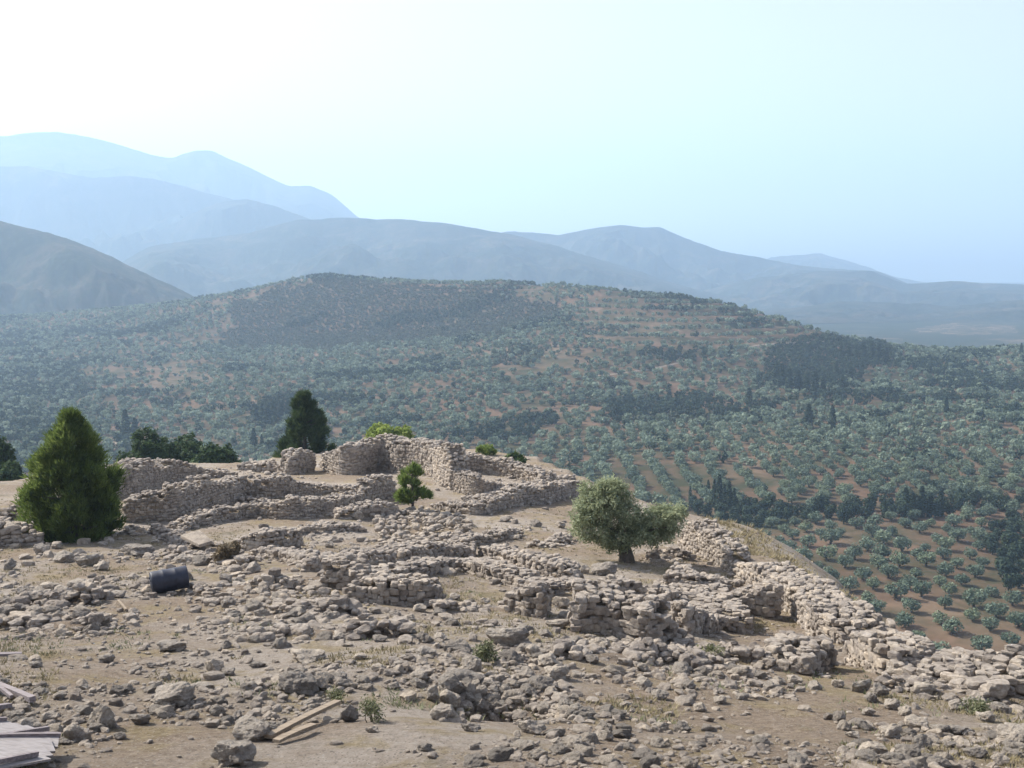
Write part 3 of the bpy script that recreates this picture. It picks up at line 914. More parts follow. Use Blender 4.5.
# ------------------------------------------------------------------ boulders placed one by one
def boulder(px, base, w, h, label=None, group=None, deep=.85, cat='boulder', name='boulder', idx=None):
    B = hit1(px, base)
    D = B[1]
    ww = w * D / F_PX / 2
    dd = ww * deep * rng.uniform(.85, 1.1)
    hh = max(h * D / F_PX * .52, ww * .38)
    v, f = ROCK4[rng.integers(len(ROCK4)) if idx is None else idx]
    y = B[1] + dd * .75
    rz = rng.uniform(-.5, .5) + (math.pi if rng.random() < .5 else 0)
    M = np.diag([ww, dd, hh])
    c, s = math.cos(rz), math.sin(rz)
    Vv = v @ M.T @ np.array([[c, -s, 0], [s, c, 0], [0, 0, 1]]).T
    zg = float(G(np.array([B[0]]), np.array([y]))[0])
    o = link(name, mesh_from(name, Vv, [f], M_BOULDER), loc=(B[0] * y / B[1], y, zg + hh * .62))
    tag(o, label, cat, group)
    return o
BIG = [
 (508,647,46,25,'largest pale boulder at the head of the dark hollow, right of centre'),
 (299,695,42,26,'big dark grey boulder with a pointed left end, in the weeds left of centre'),
 (319,690,26,20,'dark boulder leaning on the right side of the big pointed boulder'),
 (304,663,42,15,'long low grey boulder above the big pointed boulder'),
 (253,741,46,28,'rough grey boulder at the upper end of the tan planks'),
 (234,768,48,30,'pitted boulder at the bottom edge, nearest to us, left of the tan planks'),
 (349,722,20,21,'pale upright stone at the right tip of the tan planks'),
 (101,730,30,32,'rounded upright grey boulder right of the wooden panels'),
 (78,742,29,23,'smooth boulder leaning left of the rounded upright boulder'),
 (28,734,26,19,'dark square boulder behind the wooden panels'),
 (175,708,44,27,'double-humped grey boulder on bare soil at lower left'),
 (172,652,32,13,'flat dark stone alone on the ground below the barrel'),
 (536,657,22,15,'egg-shaped pale boulder right below the largest pale boulder'),
 (529,682,24,18,'wedge-shaped boulder at the right rim of the dark hollow'),
 (556,680,30,20,'cracked boulder on top of the stacked stones beside the dark hollow'),
 (541,690,26,17,'boulder wedged low in the right bank of the dark hollow'),
 (548,668,24,14,'flat-topped boulder on the upper right bank of the dark hollow'),
 (472,675,24,23,'tall dark boulder on the left rim of the dark hollow'),
 (465,684,42,16,'long slanting slab-like boulder on the left rim of the dark hollow'),
 (451,696,28,22,'grey boulder in the middle of the cluster left of the dark hollow'),
 (450,707,23,19,'angular boulder second from the bottom in the cluster left of the hollow'),
 (443,721,28,20,'lowest pale boulder of the cluster left of the dark hollow'),
 (530,734,32,18,'broad flat boulder in the dirt below the dark hollow'),
 (572,750,22,16,'pale boulder with a purple underside near the bottom centre'),
 (861,693,22,18,'smooth rounded boulder below the outer wall corner'),
 (880,697,19,18,'boulder right of the smooth rounded boulder below the outer wall corner'),
 (924,695,26,16,'pale humped boulder at the foot of the long tumbled outer wall'),
 (899,679,30,20,'dark-faced boulder built into the foot of the outer wall'),
 (1015,746,38,26,'large pale boulder at the lower right edge'),
 (604,576,29,17,'large flat-topped boulder with a dark front beside the olive trunk'),
 (384,517,30,15,'flat-topped block left of the small pine'),
 (137,557,37,11,'long flat block lying below the big bush'),
 (201,566,22,13,'white-topped block below the pale flat slab'),
 (183,563,22,10,'low pale block left of the white-topped block'),
 (561,609,19,15,'round boulder at the left end of the great rubble wall'),
]
for b_ in BIG: boulder(*b_[:4], label=b_[4])
GROUPS = {
 'left': ('medium grey stone in the scattered rubble left of the barrel', 'stones scattered left of the barrel',
   [(10,570,15,14),(42,555,17,13),(56,549,12,9),(64,563,22,14),(88,566,26,15),(101,571,16,12),(92,581,11,9),(117,598,19,8),(25,597,17,13),(40,604,23,18),(58,602,17,14),(72,603,19,15),(86,601,15,14),
    (50,590,25,10),(78,588,22,10),(62,594,17,10),(5,605,18,10),(20,611,16,10),(36,614,15,10),(80,622,16,14),(56,620,14,11),(8,618,20,14)]),
 'barrel': ('medium stone in the rubble right of the barrel', 'stones scattered right of the barrel',
   [(193,590,18,9),(188,580,13,12),(253,573,19,13),(285,557,8,6),(303,607,20,9),(317,608,15,11),(240,585,16,9),(226,583,14,10),(210,592,15,10),(262,594,14,9),(345,556,13,10),(330,548,10,8)]),
 'lowleft': ('medium stone lying on the bare soil at lower left', 'stones on the bare soil at lower left',
   [(107,663,19,11),(141,725,24,14),(192,720,15,10),(214,675,20,20),(228,676,16,10),(205,690,22,9),(183,702,28,18),(165,710,14,10),(64,745,17,9),(120,740,14,9),(50,722,18,11),(60,700,15,9),(82,690,13,7),(150,668,12,7),(35,668,15,8),(258,668,18,8),(270,738,16,20),(372,733,14,8),(250,690,15,9)]),
 'hollow': ('medium stone in the weedy rubble around the dark hollow', 'stones around the dark hollow',
   [(433,702,15,19),(481,699,15,14),(470,699,13,18),(482,717,15,17),(470,732,22,11),(558,746,15,10),(605,741,19,15),(425,656,22,10),(420,682,21,12),(600,652,24,17),(580,648,20,15),(620,655,20,12),(592,664,16,10),(640,662,18,10),(558,628,28,11),(525,632,19,9),(545,637,15,9),(588,715,14,10),(645,690,20,14),(660,700,18,12),(625,708,14,8),(700,668,22,11),(690,690,16,10),(400,668,18,9),(378,672,15,9),(360,660,16,8),(395,690,13,8),(340,640,18,8),(320,632,16,7),(380,642,17,8),(440,640,16,8),(410,634,14,7)]),
 'right': ('medium pale stone in the rubble at lower right', 'stones in the rubble at lower right',
   [(871,703,15,13),(957,711,18,12),(839,723,13,15),(828,720,12,9),(868,716,15,10),(892,710,17,13),(905,716,14,12),(923,751,23,21),(917,731,30,15),(940,735,21,14),(958,735,21,11),(890,738,28,18),(872,756,32,18),(950,748,17,8),(946,766,15,18),(907,761,27,20),(985,722,20,12),(1000,712,18,11),(970,706,16,10),(852,738,16,8),(975,758,24,12),(1000,765,22,12),(700,712,15,10),(720,704,14,9),(742,700,16,9),(770,690,14,10),(795,684,16,10),(815,690,15,11),(838,688,14,10)]),
 'mid': ('fallen block among the low walls in the middle of the ruins', 'fallen blocks among the low walls',
   [(358,520,13,12),(585,574,11,11),(536,527,13,9),(505,522,12,6),(560,528,12,8),(515,540,10,6),(296,535,12,8),(455,600,13,8),(470,606,14,9),(420,612,15,9),(440,616,15,10),(484,604,12,8),(395,618,15,9),(375,614,13,8),(410,622,14,9),(360,624,16,8)]),
}
for key, (lab, grp, lst) in GROUPS.items():
    for b_ in lst: boulder(*b_, label=lab, group=grp, name='stone', cat='stone')

# pale flat slab
def slab():
    Bs = hit1(197, 550)
    bm = Acc()
    v, f = ROCK4[1]
    prof = [(-.62,.05),(-.1,.46),(.66,-.18),(.30,-.46)]
    n = len(prof)
    top = [(x, y, .10 + .10*y) for x, y in prof]; bot = [(x, y, -.04 + .1*y) for x, y in prof]
    Vs = np.array(top + bot) * [1.05, 1.6, 1]
    bm.add(Vs, [np.array([[0, 3, 2, 1], [4, 5, 6, 7]]), np.array([[i, (i+1) % n, n + (i+1) % n, n + i] for i in range(n)])], .8)
    o = link('stone_slab', bm.mesh('stone_slab', M_RUBBLE), loc=(Bs[0], Bs[1], Bs[2] + .42))
    o.rotation_euler = (math.radians(4), math.radians(3), 0)
    md = o.modifiers.new('bevel', 'BEVEL'); md.width = .03; md.segments = 2
    tag(o, 'pale flat slab lying tilted above the brown bush', 'slab')
slab()

# ------------------------------------------------------------------ loose stones strewn over the ground
REGIONS = [  # (pixel polygon, how many, size factor, pile)
 ([(372,516),(420,508),(470,520),(474,540),(430,548),(380,546)], 450, 1.25, .35),
 ([(0,600),(110,596),(150,620),(90,640),(0,650)], 420, 1.0, .05),
 ([(180,560),(270,556),(330,590),(330,640),(200,640)], 700, 1.0, .05),
 ([(260,612),(470,606),(520,625),(520,700),(400,690),(260,690)], 1150, 1.0, .05),
 ([(500,636),(700,640),(720,690),(620,720),(560,730),(500,690)], 1100, 1.05, .06),
 ([(690,646),(880,664),(1024,690),(1024,768),(860,768),(830,700),(700,692)], 1300, 1.0, .05),
 ([(880,668),(1024,690),(1024,716),(900,700)], 600, 1.1, .1),
 ([(0,540),(120,545),(180,560),(150,600),(0,590)], 600, 1.2, .05),
 ([(100,525),(250,535),(330,560),(330,600),(190,605),(110,565)], 800, 1.25, .05),
 ([(120,520),(240,540),(300,560),(420,545),(340,520),(230,530)], 260, 1.0, .05),
 ([(300,545),(470,520),(560,520),(580,560),(480,560)], 240, .9, .05),
 ([(230,470),(330,480),(430,500),(330,500),(230,490)], 420, 1.3, .05),
 ([(200,520),(400,505),(420,545),(300,556),(180,540)], 240, 1.0, .05),
 ([(150,495),(250,500),(240,512),(180,520)], 160, 1.2, .05),
 ([(430,445),(520,456),(580,480),(480,490),(450,470)], 420, 1.2, .05),
 ([(640,560),(700,560),(740,600),(700,640),(650,620)], 120, 1.0, .05),
 ([(440,660),(500,680),(500,720),(430,730)], 160, 1.1, .05),
 ([(0,650),(260,640),(400,700),(260,768),(0,768)], 900, .85, .0),
 ([(260,700),(860,690),(860,768),(240,768)], 700, .75, .0),
 ([(-80,480),(0,480),(40,545),(-80,560)], 200, 1.3, .1),
 ([(-60,440),(1090,440),(1090,790),(-60,790)], 3800, .95, .0),
 ([(-60,540),(1090,540),(1090,790),(-60,790)], 12000, .40, .0),
]
def inside_edge(x, y): return inside(EDGE, x, y)
CX, CS, CT = [], [], []
for poly, cnt, sf, pile in REGIONS:
    pl = np.array(poly, float)
    lo, hi = pl.min(0), pl.max(0)
    q = rng.uniform(lo, hi, (cnt * 4, 2))
    q = q[inside(poly, q[:, 0], q[:, 1])][:cnt]
    h = hit(q[:, 0], q[:, 1])
    ok = (inside_edge(h[:, 0], h[:, 1]) | (cnt > 5000)) & (h[:, 1] < 105)
    h = h[ok]
    # clumping
    cl = fbm(h[:, 0], h[:, 1], 2.6, 3, 12)
    keep = (rng.random(len(h)) < np.clip(.40 + 1.3 * cl, .04, 1)) | (pile > .2)
    h = h[keep]
    D = h[:, 1]
    s = np.exp(rng.normal(math.log(.040), .72, len(h))) * sf
    s = np.clip(s, D / F_PX * rng.uniform(.5, 1.0, len(h)), np.where(D < 20, .13, .20)) if pile < .2 else rng.uniform(.06, .13, len(h)) * sf
    if pile > .2:
        c0 = h[:, :2].mean(0)
        rr = np.hypot(*(h[:, :2] - c0).T); rr = rr / rr.max()
        h[:, 2] += rng.uniform(0, 1, len(h)) * .4 * np.clip(1 - rr, 0, 1)
    CX.append(h); CS.append(s); CT.append(np.clip(rng.normal(.55, .22, len(h)), 0, 1))
# fallen stones along the feet of the walls
for ln_, th in WALL_LINES:
    n_ = int(len(ln_) * 1.1)
    k = rng.integers(0, len(ln_), n_)
    off = rng.normal(0, 1, (n_, 2)) * .35 + rng.choice([-1, 1], (n_, 1)) * 0
    nrm = rng.normal(0, 1, (n_, 2)); nrm /= np.linalg.norm(nrm, axis=1)[:, None]
    p = ln_[k] + nrm * (th/2 + np.abs(rng.normal(.2, .35, n_)))[:, None]
    z = G(p[:, 0], p[:, 1])
    CX.append(np.c_[p, z]); CS.append(np.clip(np.exp(rng.normal(math.log(.075), .45, n_)), .04, .2)); CT.append(np.clip(rng.normal(.5, .22, n_), 0, 1))
CX, CS, CT = np.concatenate(CX), np.concatenate(CS), np.concatenate(CT)
bpx, bpy_ = project(CX[:, 0], CX[:, 1], CX[:, 2])
vis = (bpx > 0) & (bpx < 1024) & (bpy_ > 440) & (bpy_ < 768)
apx = np.where(vis, CS / CX[:, 1], 0)
order = np.argsort(-apx)
N_SOLO = 165
solo, rest = order[:N_SOLO], order[N_SOLO:]
rock_meshes = [mesh_from('loose_stone', v, [f], M_BOULDER) for v, f in (rock(3, 500 + k, 12, .16, blocky=0) for k in range(14))]
def region_of(px, py):
    if py < 600: return 'loose stone in the upper ruins between the low walls', 'loose stones among the upper ruins'
    if px < 330: return 'loose stone on the dry ground of the left foreground', 'loose stones of the left foreground'
    if px < 680: return 'loose stone in the rubble of the central foreground', 'loose stones of the central foreground'
    return 'loose stone in the rubble of the right foreground', 'loose stones of the right foreground'
for i in solo:
    s = CS[i]
    o = link('loose_stone', rock_meshes[rng.integers(14)], loc=CX[i] + [0, 0, s * .25], rot=(rng.normal(0, .15), rng.normal(0, .15), rng.uniform(0, 6.3)),
             scale=(s * rng.uniform(.9, 1.3), s * rng.uniform(.8, 1.1), s * rng.uniform(.5, .85)))
    lb, gp = region_of(bpx[i], bpy_[i])
    tag(o, lb, 'stone', gp)
acc = Acc()
sub_px = CS * 2 * F_PX / np.maximum(CX[:, 1], 4)
for lib, sel in ((ROCK2, sub_px > 9), (ROCK1, (sub_px <= 9) & (sub_px > 3.5)), (ROCK0, sub_px <= 3.5)):
    k = rest[sel[rest]]
    pick = rng.integers(0, len(lib), len(k))
    for v in range(len(lib)):
        kk = k[pick == v]; n_ = len(kk)
        S = np.zeros((n_, 3, 3))
        S[:, 0, 0] = CS[kk] * rng.uniform(.85, 1.35, n_); S[:, 1, 1] = CS[kk] * rng.uniform(.8, 1.1, n_); S[:, 2, 2] = CS[kk] * rng.uniform(.45, .85, n_)
        batch(acc, lib[v][0], lib[v][1], rotz_m(rng.uniform(0, 6.3, n_)) @ (np.eye(3) + rng.normal(0, .12, (n_, 3, 3))) @ S, CX[kk] + np.c_[0*CS[kk], 0*CS[kk], CS[kk]*.2], CT[kk])
tag(link('rubble', acc.mesh('rubble', M_RUBBLE)), 'small broken limestone strewn over the dry ground', 'rubble', kind='stuff')

# ------------------------------------------------------------------ dry grass and weeds
def anyin(polys, px, py):
    r = np.zeros(px.shape, bool)
    px, py = px + 16 * fbm(px, py * 2.5, 34, 3, 91), py + 5.5 * fbm(px, py * 2.5, 30, 3, 92)
    for p in polys: r |= inside(p, px, py)
    return r
def tufts(count, poly, hgt, blades, spread, mat, name, label, thr=.0, seed=20):
    pl = np.array(poly, float)
    q = rng.uniform(pl.min(0), pl.max(0), (count, 2))
    q = q[inside(poly, q[:, 0], q[:, 1])]
    h = hit(q[:, 0], q[:, 1])
    gpx, gpy = project(h[:, 0], h[:, 1], h[:, 2])
    h = h[(h[:, 1] < 90) & ~anyin([[(240,716),(420,722),(560,716),(700,742),(700,800),(240,800)],[(690,688),(820,694),(850,800),(660,800)],[(60,655),(140,660),(140,712),(60,705)],[(60,690),(236,690),(244,800),(50,800)]], gpx, gpy)]
    h = h[fbm(h[:, 0], h[:, 1], 2.4, 3, seed) > thr]
    n_ = len(h) * blades
    c = np.repeat(h, blades, 0)
    tn = np.repeat(rng.uniform(0, 1, len(h)), blades) * .6 + rng.uniform(0, .4, n_)
    a = rng.uniform(0, 6.3, n_); r = rng.uniform(0, spread, n_)
    base = c + np.c_[np.cos(a) * r * .5, np.sin(a) * r * .5, np.full(n_, -.02)]
    hh = hgt * rng.uniform(.4, 1.2, n_)
    tip = base + np.c_[np.cos(a) * hh * rng.uniform(.3, 1.3, n_), np.sin(a) * hh * rng.uniform(.3, 1.3, n_), hh]
    wv = np.c_[-np.sin(a), np.cos(a), np.zeros(n_)] * (.006 + .00045 * c[:, 1:2])
    V = np.stack([base - wv, base + wv, tip], 1).reshape(-1, 3)
    me = mesh_from(name, V, [np.arange(n_ * 3).reshape(-1, 3)], mat, np.repeat(tn, 3))
    tag(link(name, me), label, 'grass', kind='stuff')
ALLG = [(-60, 500), (1090, 500), (1090, 790), (-60, 790)]
tufts(24000, ALLG, .07, 9, .28, M_STRAW, 'dry_grass', 'straw-coloured dry grass between the stones', .22)
tufts(4500, [(0,540),(1024,560),(1024,768),(0,768)], .075, 10, .25, M_WEED, 'green_weeds', 'thin green weeds growing between the stones', .30, 33)

tufts(5000, [(690,508),(745,518),(812,575),(935,640),(935,652),(860,634),(790,586),(740,550)], .20, 9, .5, M_STRAW, 'dry_grass', 'tall dry grass on the slope outside the walls', -.35, 71)

# ------------------------------------------------------------------ vegetation builders
def leaf_quads(acc, C, Nrm, ln, wd, tone, jitter=.6):
    """rhombic leaves at C, facing roughly Nrm"""
    n_ = len(C)
    d = Nrm + rng.normal(0, jitter, (n_, 3)); d /= np.linalg.norm(d, axis=1)[:, None] + 1e-9
    r = rng.normal(size=(n_, 3)); u = np.cross(d, r); u /= np.linalg.norm(u, axis=1)[:, None] + 1e-9
    v = np.cross(d, u)
    ln = (np.broadcast_to(ln, (n_,)) * rng.uniform(.7, 1.3, n_))[:, None]; wd = (np.broadcast_to(wd, (n_,)) * rng.uniform(.7, 1.3, n_))[:, None]
    V = np.stack([C - u * ln, C + v * wd - u * ln * .1, C + u * ln, C - v * wd - u * ln * .1], 1).reshape(-1, 3)
    acc.add(V, np.arange(n_ * 4).reshape(-1, 4), np.repeat(tone, 4))

def blob_points(blobs, n, inner=.55):
    b = np.array(blobs, float)
    vol = b[:, 3] * b[:, 4] * b[:, 5]
    k = rng.choice(len(b), n, p=vol ** .75 / (vol ** .75).sum())
    d = rng.normal(size=(n, 3)); d /= np.linalg.norm(d, axis=1)[:, None]
    r = rng.uniform(inner ** 3, 1, n) ** (1/3)
    return b[k, :3] + d * r[:, None] * b[k, 3:6], d, k

def clumps(acc, blobs, nclump, per, rad, ln, wd, inner=.5, jitter=.8, drop=.0):
    c, d, k = blob_points(blobs, nclump, inner)
    t = np.clip(rng.normal(.5, .17, nclump), 0, 1)
    C = np.repeat(c, per, 0) + rng.normal(0, rad * .55, (nclump * per, 3))
    leaf_quads(acc, C, np.repeat(d, per, 0) + [0, 0, .35], ln, wd, np.clip(np.repeat(t, per) + rng.normal(0, .16, nclump * per), 0, 1), jitter)

def tree_root(name, label, cat, loc, group=None):
    o = bpy.data.objects.new(name, None)
    COL.objects.link(o)
    o.location = loc
    return tag(o, label, cat, group)

def limb(acc, p0, p1, r0, r1, sag=.12, n=6, k=6):
    p0, p1 = np.array(p0, float), np.array(p1, float)
    t = np.linspace(0, 1, k)[:, None]
    w = rng.normal(0, 1, 3) * sag * np.linalg.norm(p1 - p0)
    pts = p0 + (p1 - p0) * t + np.sin(t * math.pi) * w
    tube(acc, pts, r0 + (r1 - r0) * t[:, 0], n)
    return pts

# spreading olive tree in the court
def court_olive():
    B = hit1(627, 563)
    D = B[1] + .3
    s = D / F_PX
    root = tree_root('olive_tree', 'spreading grey-green olive tree with two crowns beside the flat-topped boulder', 'tree', (B[0], D, float(G(np.array([B[0]]), np.array([D]))[0])))
    z0 = lambda py: (563 - py) * s
    x0 = lambda px: (px - 627) * s
    tr = Acc()
    tube(tr, [(0, 0, -.3), (.02, 0, .15), (-.06, .02, .5), (-.03, 0, .85), (.05, 0, 1.15)], [.42, .30, .24, .22, .17], 9)
    tips = []
    for (px, py, yy, r) in [(598,512,.1,.09),(585,498,-.4,.06),(612,500,.5,.07),(606,490,0,.05),(660,530,.2,.08),(674,524,-.3,.06),(645,528,.5,.05),(590,530,.3,.05),(622,520,-.5,.06),(640,540,-.4,.05)]:
        limb(tr, (0, 0, .9 + rng.uniform(0, .25)), (x0(px), yy, z0(py)), r, .015, .10, 6, 7)
    link('trunk', tr.mesh('trunk', M_BARK, True), root)
    bl = []
    for (px, py, yy, rx, rz, ry) in [(600,502,0,24,20,.95),(584,512,-.2,14,16,.7),(614,498,.3,22,17,.8),(592,490,.2,15,9,.6),(611,487,0,14,8,.6),(626,514,-.1,16,13,.7),(642,524,.1,9,10,.5),(584,529,0,13,14,.6),(604,530,-.1,17,15,.7),(622,538,-.1,16,13,.6),
                                     (658,523,.2,19,17,.8),(672,518,0,14,13,.7),(680,513,.2,8,8,.4),(645,535,-.2,16,13,.6),(668,532,.1,12,9,.5),(632,534,.2,12,13,.6),(612,546,-.1,9,5,.35)]:
        bl.append((x0(px), yy, z0(py), rx * s, ry, rz * s))
    cr = Acc()
    clumps(cr, bl, 700, 34, .18, .085, .024, .62, 1.1)
    link('crown', cr.mesh('crown', M_OLIVE), root)
court_olive()

# conifers: whorls of upward sprays inside a given outline
def conifer(name, label, px, base, top, width, mat, profile, n, spray, leaf, group=None, at=None, trunk_h=.0, cat='tree', D=None, tufts_n=110, ragged=1.2, tsize=1.0):
    if at is None:
        B = hit1(px, base) if D is None else P(px, base, D)
    else: B = np.array(at)
    s = B[1] / F_PX
    Ht = (base - top) * s; Wd = width * s / 2
    zg = float(G(np.array([B[0]]), np.array([B[1] + Wd * .3]))[0]) if D is None else B[2]
    root = tree_root(name, label, cat, (B[0], B[1] + Wd * .3, zg), group)
    tr = Acc()
    tube(tr, [(0, 0, -.3), (.03, 0, Ht * .3), (-.02, .02, Ht * .6), (0, 0, Ht * .95)], [.035 * Ht, .026 * Ht, .016 * Ht, .004 * Ht], 8)
    nt_ = tufts_n
    tt = trunk_h + (1 - trunk_h) * rng.uniform(0, 1, nt_) ** 1.15
    ta = rng.uniform(0, 2 * math.pi, nt_)
    tp = np.interp(tt, [p[0] for p in profile], [p[1] for p in profile])
    tr_ = tp * rng.uniform(.35, ragged, nt_)
    TC = np.c_[np.cos(ta) * tr_ * Wd, np.sin(ta) * tr_ * Wd, tt * Ht * .97]
    TS = tsize * (.06 + .115 * tp) * Wd * rng.uniform(.7, 1.35, nt_)
    for k in range(0, nt_, 2):
        limb(tr, (0, 0, max(TC[k, 2] - .25 * tr_[k] * Wd, .1)), TC[k], .010 * Ht, .002 * Ht, .05, 5, 4)
    kk = rng.integers(0, nt_, n)
    dd = rng.normal(size=(n, 3)); dd /= np.linalg.norm(dd, axis=1)[:, None]
    C = TC[kk] + dd * (TS[kk] * rng.uniform(.25, 1, n) ** .6)[:, None] * [1, 1, 1.25]
    C[:, 2] = np.maximum(C[:, 2], .05)
    a = np.arctan2(C[:, 1], C[:, 0])
    tuft_tone = rng.normal(0, .12, nt_)[kk]
    link('trunk', tr.mesh('trunk', M_BARK, True), root)
    per = 13
    d = np.c_[np.cos(a) * .5, np.sin(a) * .5, np.full(n, .9)]
    d /= np.linalg.norm(d, axis=1)[:, None]
    tn = np.clip(rng.normal(.42, .15, n) + tuft_tone + .2 * noise3(C[:, 0] * 1.6, C[:, 1] * 1.6, C[:, 2] * 1.6), 0, 1)
    u = np.repeat(d, per, 0) + rng.normal(0, .38, (n * per, 3)); u /= np.linalg.norm(u, axis=1)[:, None]
    c = np.repeat(C, per, 0) + u * rng.uniform(0, spray, (n * per, 1))
    r = rng.normal(size=(n * per, 3)); v = np.cross(u, r); v /= np.linalg.norm(v, axis=1)[:, None]
    L = leaf * rng.uniform(.7, 1.8, (n * per, 1)); Wl = leaf * .15
    V = np.stack([c - v * Wl, c + v * Wl, c + u * L], 1).reshape(-1, 3)
    link('crown', mesh_from('crown', V, [np.arange(n * per * 3).reshape(-1, 3)], mat, np.repeat(np.clip(np.repeat(tn, per) + rng.normal(0, .13, n * per), 0, 1), 3)), root)
    return root
conifer('conifer_bush', 'big dense yellow-green conifer bush at the left among low walls', 70, 541, 411, 100, M_CONIFER,
        [(0,.70),(.12,.95),(.3,1.0),(.5,.86),(.66,.66),(.78,.42),(.9,.20),(1,.03)], 6200, .26, .17, tufts_n=190, ragged=1.02, tsize=1.15)
conifer('pine_tree', 'tall dark pine standing behind the gable-shaped wall stub', 304, 470, 393, 46, M_PINE,
        [(0,.6),(.2,1.0),(.4,.97),(.55,.80),(.72,.56),(.85,.34),(.95,.14),(1,.03)], 3600, .36, .27, D=92, tufts_n=120)
conifer('young_pine', 'small bright young pine rising behind the pile of stones in the centre', 412, 511, 463, 33, M_PINELIGHT,
        [(0,.1),(.18,.55),(.3,1.0),(.45,.95),(.6,.72),(.8,.5),(.93,.28),(1,.08)], 620, .20, .15, trunk_h=.2, tufts_n=46, ragged=1.05)

def bush(name, label, px, base, top, width, mat, n, D=None, group=None, leaf=.14, per=22, lean=0, cat='bush'):
    B = hit1(px, base) if D is None else P(px, base, D)
    s = B[1] / F_PX
    Ht, Wd = (base - top) * s, width * s
    zg = float(G(np.array([B[0]]), np.array([B[1]]))[0]) if D is None else B[2]
    root = tree_root(name, label, cat, (B[0], B[1], zg), group)
    tr = Acc()
    bl = []
    for k in range(8):
        ax = rng.uniform(-.34, .34) * Wd; az = rng.uniform(.35, .78) * Ht * (1 - .5 * abs(ax) / (Wd * .5)); ay = rng.uniform(-.3, .3) * Wd
        bl.append((ax, ay, az, Wd * rng.uniform(.17, .28), Wd * .22, Ht * rng.uniform(.17, .26)))
        limb(tr, (0, 0, -.1), (ax, ay, az), .03 * Ht, .006 * Ht, .08, 5, 5)
    if n > 200: bl.append((0, 0, Ht * .34, Wd * .42, Wd * .36, Ht * .33))
    link('stem', tr.mesh('stem', M_BARK, True), root)
    cr = Acc()
    clumps(cr, bl, n, per, .045 * Wd + .06, leaf, leaf * .42, .55, .8)
    link('foliage', cr.mesh('foliage', mat), root)
    return root
bush('broadleaf_bush', 'leftmost round green bush rising behind the far left wall', 148, 480, 426, 54, M_BROAD, 500, D=105, leaf=.2)
bush('broadleaf_bush', 'middle and tallest round green bush behind the far left wall', 184, 480, 420, 56, M_BROAD, 520, D=110, leaf=.2)
bush('broadleaf_bush', 'right and lowest round green bush behind the far left wall', 219, 480, 432, 46, M_BROAD, 420, D=103, leaf=.2)
bush('broadleaf_bush', 'dark bush at the left picture edge behind the ruins', -6, 484, 426, 40, M_BROAD, 420, D=95, leaf=.2)
bush('broadleaf_bush', 'small dark bush close to the left side of the big conifer bush', 12, 490, 456, 30, M_BROAD, 260, D=90, leaf=.2)
bush('olive_bush', 'pale olive-green bush peeping over the top of the tall jagged wall', 393, 452, 417, 48, M_PINELIGHT, 420, D=99, leaf=.2)
bush('green_shrub', 'small yellow-green shrub on the ochre terrace edge', 486, 455, 443, 20, M_PINELIGHT, 70, leaf=.14)
bush('green_shrub', 'low green shrub spilling over the cliff edge right of the ochre terrace', 516, 466, 451, 22, M_BROAD, 80, leaf=.14)
bush('dry_bush', 'round brown dry bush below the pale flat slab', 229, 563, 541, 24, M_DRYBUSH, 150, leaf=.07)
bush('green_shrub', 'grey-green shrub growing on the left rim of the dark hollow', 486, 664, 640, 24, M_WEED, 55, leaf=.035, per=16)
bush('weed_clump', 'pale green weed clump at the right end of the tan planks', 372, 722, 692, 30, M_WEED, 46, leaf=.022, per=14)
bush('weed_clump', 'bright weed clump under the big pointed boulder', 336, 704, 686, 20, M_WEED, 30, leaf=.022, per=14)
bush('weed_clump', 'green weed clump between the right-hand room and the stone bank', 716, 658, 644, 30, M_WEED, 46, leaf=.035, per=14)
bush('weed_clump', 'dark green weed clump in the rubble at lower right', 978, 714, 694, 30, M_WEED, 46, leaf=.03, per=14)

# ------------------------------------------------------------------ olive groves in the valley
def far_olive_mesh(seed, n, leaf, r=2.3):
    g = np.random.default_rng(seed)
    bl = [(0, 0, 1.9, r * .85, r * .85, 1.3)]
    for k in range(5):
        a = g.uniform(0, 6.3); q = r * g.uniform(.3, .62)
        bl.append((math.cos(a) * q, math.sin(a) * q, 1.85 + g.uniform(-.6, .9), r * g.uniform(.38, .55), r * g.uniform(.38, .55), g.uniform(.7, 1.05)))
    acc = Acc()
    c, d, k = blob_points(bl, n, .6)
    tn = np.clip(.5 + .35 * noise3(c[:, 0] * .9 + seed, c[:, 1] * .9, c[:, 2] * .9) + rng.normal(0, .15, n), 0, 1)
    leaf_quads(acc, c, d + [0, 0, .2], leaf, leaf * .55, tn, .7)
    return acc
olive_crowns = [far_olive_mesh(60 + k, 520, .30).mesh('crown', M_OLIVE_FAR) for k in range(7)]
olive_trunks = []
for k in range(3):
    a_ = Acc()
    tube(a_, [(0, 0, -.5), (.05, 0, .4), (-.08, .03, 1.0), (.1, -.05, 1.6)], [.34, .25, .2, .13], 6)
    for j in range(4):
        an = rng.uniform(0, 6.3)
        limb(a_, (0, 0, .9), (1.1 * math.cos(an), 1.1 * math.sin(an), 2.2), .11, .04, .08, 5, 4)
    olive_trunks.append(a_.mesh('trunk', M_BARK, True))
lowV = {n_: [far_olive_mesh(80 + k, n_, lf) for k in range(6)] for n_, lf in ((150, .5), (80, .68), (45, .85))}
bushV = [None] * 5
def scrub_proto(seed, n, r=1.2):
    acc = Acc()
    g = np.random.default_rng(seed)
    bl = [(g.uniform(-.4, .4), g.uniform(-.4, .4), .5, r * .8, r * .8, .75), (g.uniform(-.6, .6), g.uniform(-.6, .6), .6, r * .5, r * .5, .6)]
    c, d, k = blob_points(bl, n, .6)
    leaf_quads(acc, c, d, .45, .3, np.clip(rng.normal(.5, .22, n), 0, 1), .6)
    return acc
scrubV = [scrub_proto(120 + k, 34) for k in range(5)]
